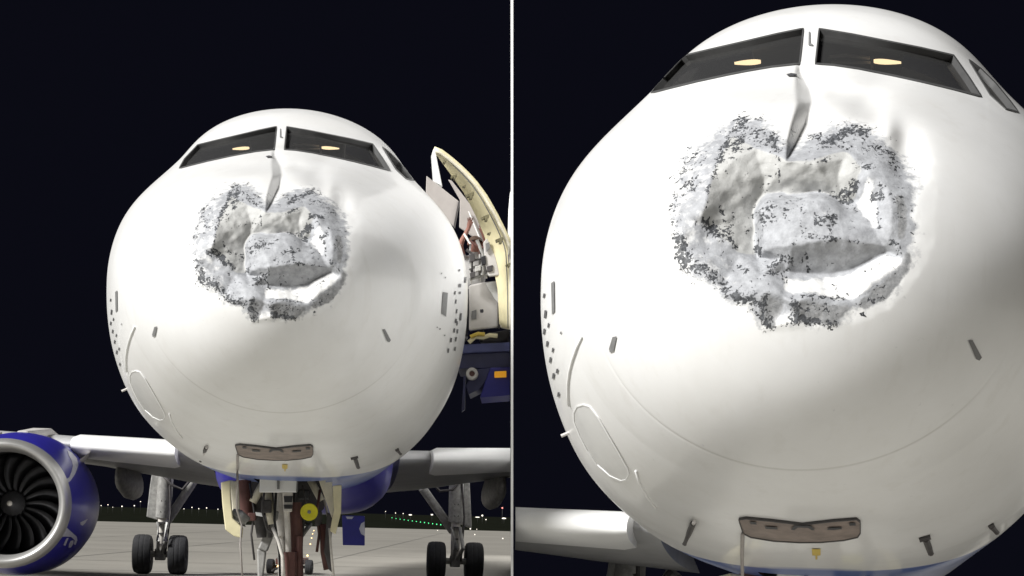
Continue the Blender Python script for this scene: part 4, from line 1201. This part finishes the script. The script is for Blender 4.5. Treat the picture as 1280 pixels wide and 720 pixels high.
# person standing in the doorway of the bridge
def person():
    Y = 23.1
    foot = W(591, 430, Y); H = 1.62
    root = empty('person', foot)
    tag(root, 'person in white top, bare arms raised, standing on the bridge by the cabin door', 'person')
    J = {'pel': (0, .05, .74), 'spine': (0, .0, .92), 'chest': (0, -.03, 1.07), 'neck': (0, -.05, 1.20), 'head0': (0, -.08, 1.27), 'head': (0, -.09, 1.35), 'top': (0, -.08, 1.41),
         'sL': (-.16, -.03, 1.13), 'eL': (-.20, -.20, 1.30), 'wL': (-.09, -.30, 1.50), 'hL': (-.07, -.33, 1.57),
         'sR': (.16, -.03, 1.13), 'eR': (.19, -.22, 1.24), 'wR': (.11, -.34, 1.42), 'hR': (.09, -.37, 1.48),
         'hipL': (-.09, .05, .70), 'kL': (-.12, -.18, .42), 'aL': (-.10, .04, .09), 'tL': (-.11, -.12, .03),
         'hipR': (.09, .05, .70), 'kR': (.12, -.18, .42), 'aR': (.11, .05, .09), 'tR': (.12, -.11, .03)}
    Rr = {'pel': .13, 'spine': .12, 'chest': .15, 'neck': .055, 'head0': .07, 'head': .092, 'top': .06, 'sL': .065, 'eL': .045, 'wL': .030, 'hL': .036, 'sR': .065, 'eR': .045, 'wR': .030, 'hR': .036,
          'hipL': .09, 'kL': .06, 'aL': .04, 'tL': .035, 'hipR': .09, 'kR': .06, 'aR': .04, 'tR': .035}
    E = [('pel', 'spine'), ('spine', 'chest'), ('chest', 'neck'), ('neck', 'head0'), ('head0', 'head'), ('head', 'top'), ('chest', 'sL'), ('sL', 'eL'), ('eL', 'wL'), ('wL', 'hL'), ('chest', 'sR'), ('sR', 'eR'), ('eR', 'wR'), ('wR', 'hR'),
         ('pel', 'hipL'), ('hipL', 'kL'), ('kL', 'aL'), ('aL', 'tL'), ('pel', 'hipR'), ('hipR', 'kR'), ('kR', 'aR'), ('aR', 'tR')]
    for sd in 'LR':
        h = J['h' + sd]
        for q in range(4):
            dx = (q - 1.5) * .019
            J[f'f{sd}{q}'] = (h[0] + dx, h[1] - .005, h[2] + .035); J[f'g{sd}{q}'] = (h[0] + dx, h[1] - .03, h[2] + .062 + .008 * (q in (1, 2)))
            Rr[f'f{sd}{q}'] = .010; Rr[f'g{sd}{q}'] = .008
            E += [('h' + sd, f'f{sd}{q}'), (f'f{sd}{q}', f'g{sd}{q}')]
        sx = 1 if sd == 'L' else -1
        J['t0' + sd] = (h[0] + sx * .045, h[1] - .01, h[2] + .01); Rr['t0' + sd] = .010
        E.append(('h' + sd, 't0' + sd))
    names = list(J); idx = {n: i for i, n in enumerate(names)}
    me = bpy.data.meshes.new('body')
    me.from_pydata([J[n] for n in names], [(idx[a], idx[b]) for a, b in E], [])
    o = bpy.data.objects.new('body', me); C.objects.link(o); o.parent = root
    sk = o.modifiers.new('skin', 'SKIN'); sk.use_smooth_shade = True
    for i, n in enumerate(names):
        me.skin_vertices[0].data[i].radius = (Rr[n], Rr[n] * .85)
    me.skin_vertices[0].data[0].use_root = True
    sb = o.modifiers.new('sub', 'SUBSURF'); sb.levels = 1; sb.render_levels = 1
    dg = bpy.context.evaluated_depsgraph_get(); dg.update()
    ev = o.evaluated_get(dg); nm = bpy.data.meshes.new_from_object(ev)
    o.modifiers.clear(); o.data = nm
    skin = mat('skin', (.30, .14, .11), .55, var=.08); top = mat('white_top', (.42, .41, .40), .8, var=.15, nscale=9); tr = mat('dark_trousers', (.05, .05, .06), .8, var=.2); sh = mat('dark_shoe', (.03, .03, .03), .6)
    nm.materials.clear()
    for m in (skin, top, tr, sh): nm.materials.append(m)
    for p in nm.polygons:
        c = p.center; p.use_smooth = True
        if c.z > 1.19: p.material_index = 0
        elif c.y < -.15 and c.z > 1.08: p.material_index = 0
        elif c.z > .76: p.material_index = 1
        elif c.z > .10: p.material_index = 2
        else: p.material_index = 3
    hair = MB(); hv = []
    for i in range(7):
        th = math.pi * .5 * i / 6
        for j in range(16):
            t = 2 * math.pi * j / 16
            low = -.06 if math.sin(t) > -.2 else .02
            hv.append((.100 * math.sin(th) * math.cos(t), -.08 + .108 * math.sin(th) * math.sin(t), 1.35 + .09 * math.cos(th) + (low if i == 6 else 0)))
    hair.add(hv, [(i * 16 + j, i * 16 + (j + 1) % 16, (i + 1) * 16 + (j + 1) % 16, (i + 1) * 16 + j) for i in range(6) for j in range(16)])
    hair.build('hair', mat('brown_hair', (.06, .032, .018), .7, var=.3, nscale=40), root, True)
    f = MB(); f.box((0, -.188, 1.335), (.022, .03, .04)); f.build('nose', skin, root, bevel=.008)
    for s in (-1, 1):
        e = MB(); e.lathe([(.001, -.012), (.010, -.008), (.013, 0)], (s * .034, -.168, 1.36), 12); e.build('eye', M_BLACK, root, True)
        e = MB(); e.box((s * .094, -.08, 1.34), (.02, .035, .055)); e.build('ear', skin, root, bevel=.008)
    e = MB(); e.box((0, -.168, 1.295), (.045, .012, .010)); e.build('mouth', mat('lips', (.32, .12, .10), .5), root, bevel=.003)
person()

# low cart standing on the apron behind the nose gear
def cart():
    Y = 46.0
    c = W(362, 716, Y); c.z = 0
    root = empty('ground_cart', c)
    tag(root, 'low red-brown two-wheeled ground cart on the apron behind the nose gear', 'cart')
    for px in (338.5, 386.5):
        p = W(px, 700, Y); wheel(root, Vector((p.x - c.x, 0, .20)), .20, .20)
    MB().tube([(-.5, 0, .2), (.5, 0, .2)], .04, 8).build('axle', M_GEARDARK, root, True)
    MB().box((0, .5, .34), (.72, 1.4, .16)).build('bed', M_RUST, root, bevel=.02)
    b = MB(); b.box((.18, .2, .72), (.22, .18, .64)); b.build('post', M_RUST, root, bevel=.02)
    MB().tube([(-.05, -.2, .3), (-.3, -1.2, .12)], .03, 8).build('tow_bar', M_GEARDARK, root, True)
    MB().lathe([(.001, -.03), (.05, -.02), (.055, .03)], (-.25, -.32, .20), 16).build('amber_lamp', M_WARMLAMP, root, True)
cart()

# ------------------------------------------------------------------ airfield lights
def hor(px): return HY + (px - HX) * math.tan(ROLL)
LAMPN = {}
def lamp(px, py, rpx, m, name, label, group, wide=1.0):
    d = py - hor(px)
    Y = min(1.69 * F / d, 460) if d > 7.2 else 460
    Y = max(Y, 46)
    on_apron = Y < 165
    p = W(px, py, Y)
    zg = 0.0 if on_apron else -.3
    r = rpx * .72 * Y / F
    key = (name, label)
    root = empty(name, (p.x, p.y, zg))
    tag(root, label, 'light', group)
    h = max(p.z - zg, r * 1.05)
    b = MB(); b.tube([(0, 0, -.02), (0, 0, max(h - r * .6, .01))], max(r * .16, .02), 8); b.build('post', M_POST, root, True)
    l = MB(); l.lathe([(.001, -r), (r * .6 , -r * .8), (r, -r * .1), (r * .75, r * .7), (.001, r)], (0, 0, 0), 12, 'z')
    l.v = [(x * wide, y, z + h) for x, y, z in l.v]
    l.build('lens', m, root, True)
ORD = ['first', 'second', 'third', 'fourth', 'fifth', 'sixth', 'seventh', 'eighth', 'ninth', 'tenth', 'eleventh', 'twelfth', 'last']
for i in range(13):
    t = i / 12
    lamp(490 + 61 * t, 647.2 + 8.8 * t ** .9, .55 + .35 * t, M_GREENLAMP, 'taxiway_light', ORD[i] + ' small green taxiway light from the left end of the slanting green row', 'green taxiway lights')
def row(pts, m, name, what, where, group, along='from the left'):
    for i, p in enumerate(pts):
        lamp(p[0], p[1], p[2], m, name, f'{what}, {ORD[i]} {along} {where}', group, p[3] if len(p) > 3 else 1.0)
row(((126.5, 632, .8), (135, 631, .9), (141, 634, .6), (152.5, 633, 1.2), (168, 632.2, 1.1), (175.6, 627, .8)), M_WHITELAMP, 'airfield_light', 'distant white light', 'between engine and left main gear', 'white lights behind the engine')
row(((230, 636, .8), (240, 634.3, .9), (248.5, 636, .9), (258.3, 635, 1.0), (272.5, 636.6, .8)), M_WHITELAMP, 'airfield_light', 'distant white light', 'between left main gear and nose gear', 'white lights left of the nose gear')
row(((482, 639.3, .7), (494.5, 641.3, .8), (504, 642, .8), (513, 643.6, 1.0, 3.0), (540, 643.4, 1.1, 2)), M_WHITELAMP, 'airfield_light', 'distant white light', 'on the skyline above the green row', 'white lights above the green row')
row(((597, 646.5, .7, 6), (603, 644.5, 1.5), (607.5, 649.5, 1.0), (630, 648, 1.1, 3.6)), M_WHITELAMP, 'airfield_light', 'distant white light', 'beyond the right main gear near the wall', 'white lights by the wall')
lamp(628, 635, 1.4, M_REDLAMP, 'beacon_light', 'distant pale red beacon high on its post near the dividing wall', None)
row(((547, 663.2, .9), (561.5, 657.3, .9), (588, 661, 1.3), (593.5, 669, 1.0), (596, 661.6, .7), (628.5, 674, 1.1)), M_WHITELAMP, 'ground_light', 'small white ground light', 'around the right main gear', 'white ground lights')
row(((384.3, 695.8, 1.7), (388, 681, 1.2), (389.5, 673.3, 1.1), (390.8, 668, .9), (392.3, 664, .9)), M_WARMLAMP, 'stand_light', 'warm stand light', 'in the row beside the nose gear', 'warm stand lights', 'from the front')
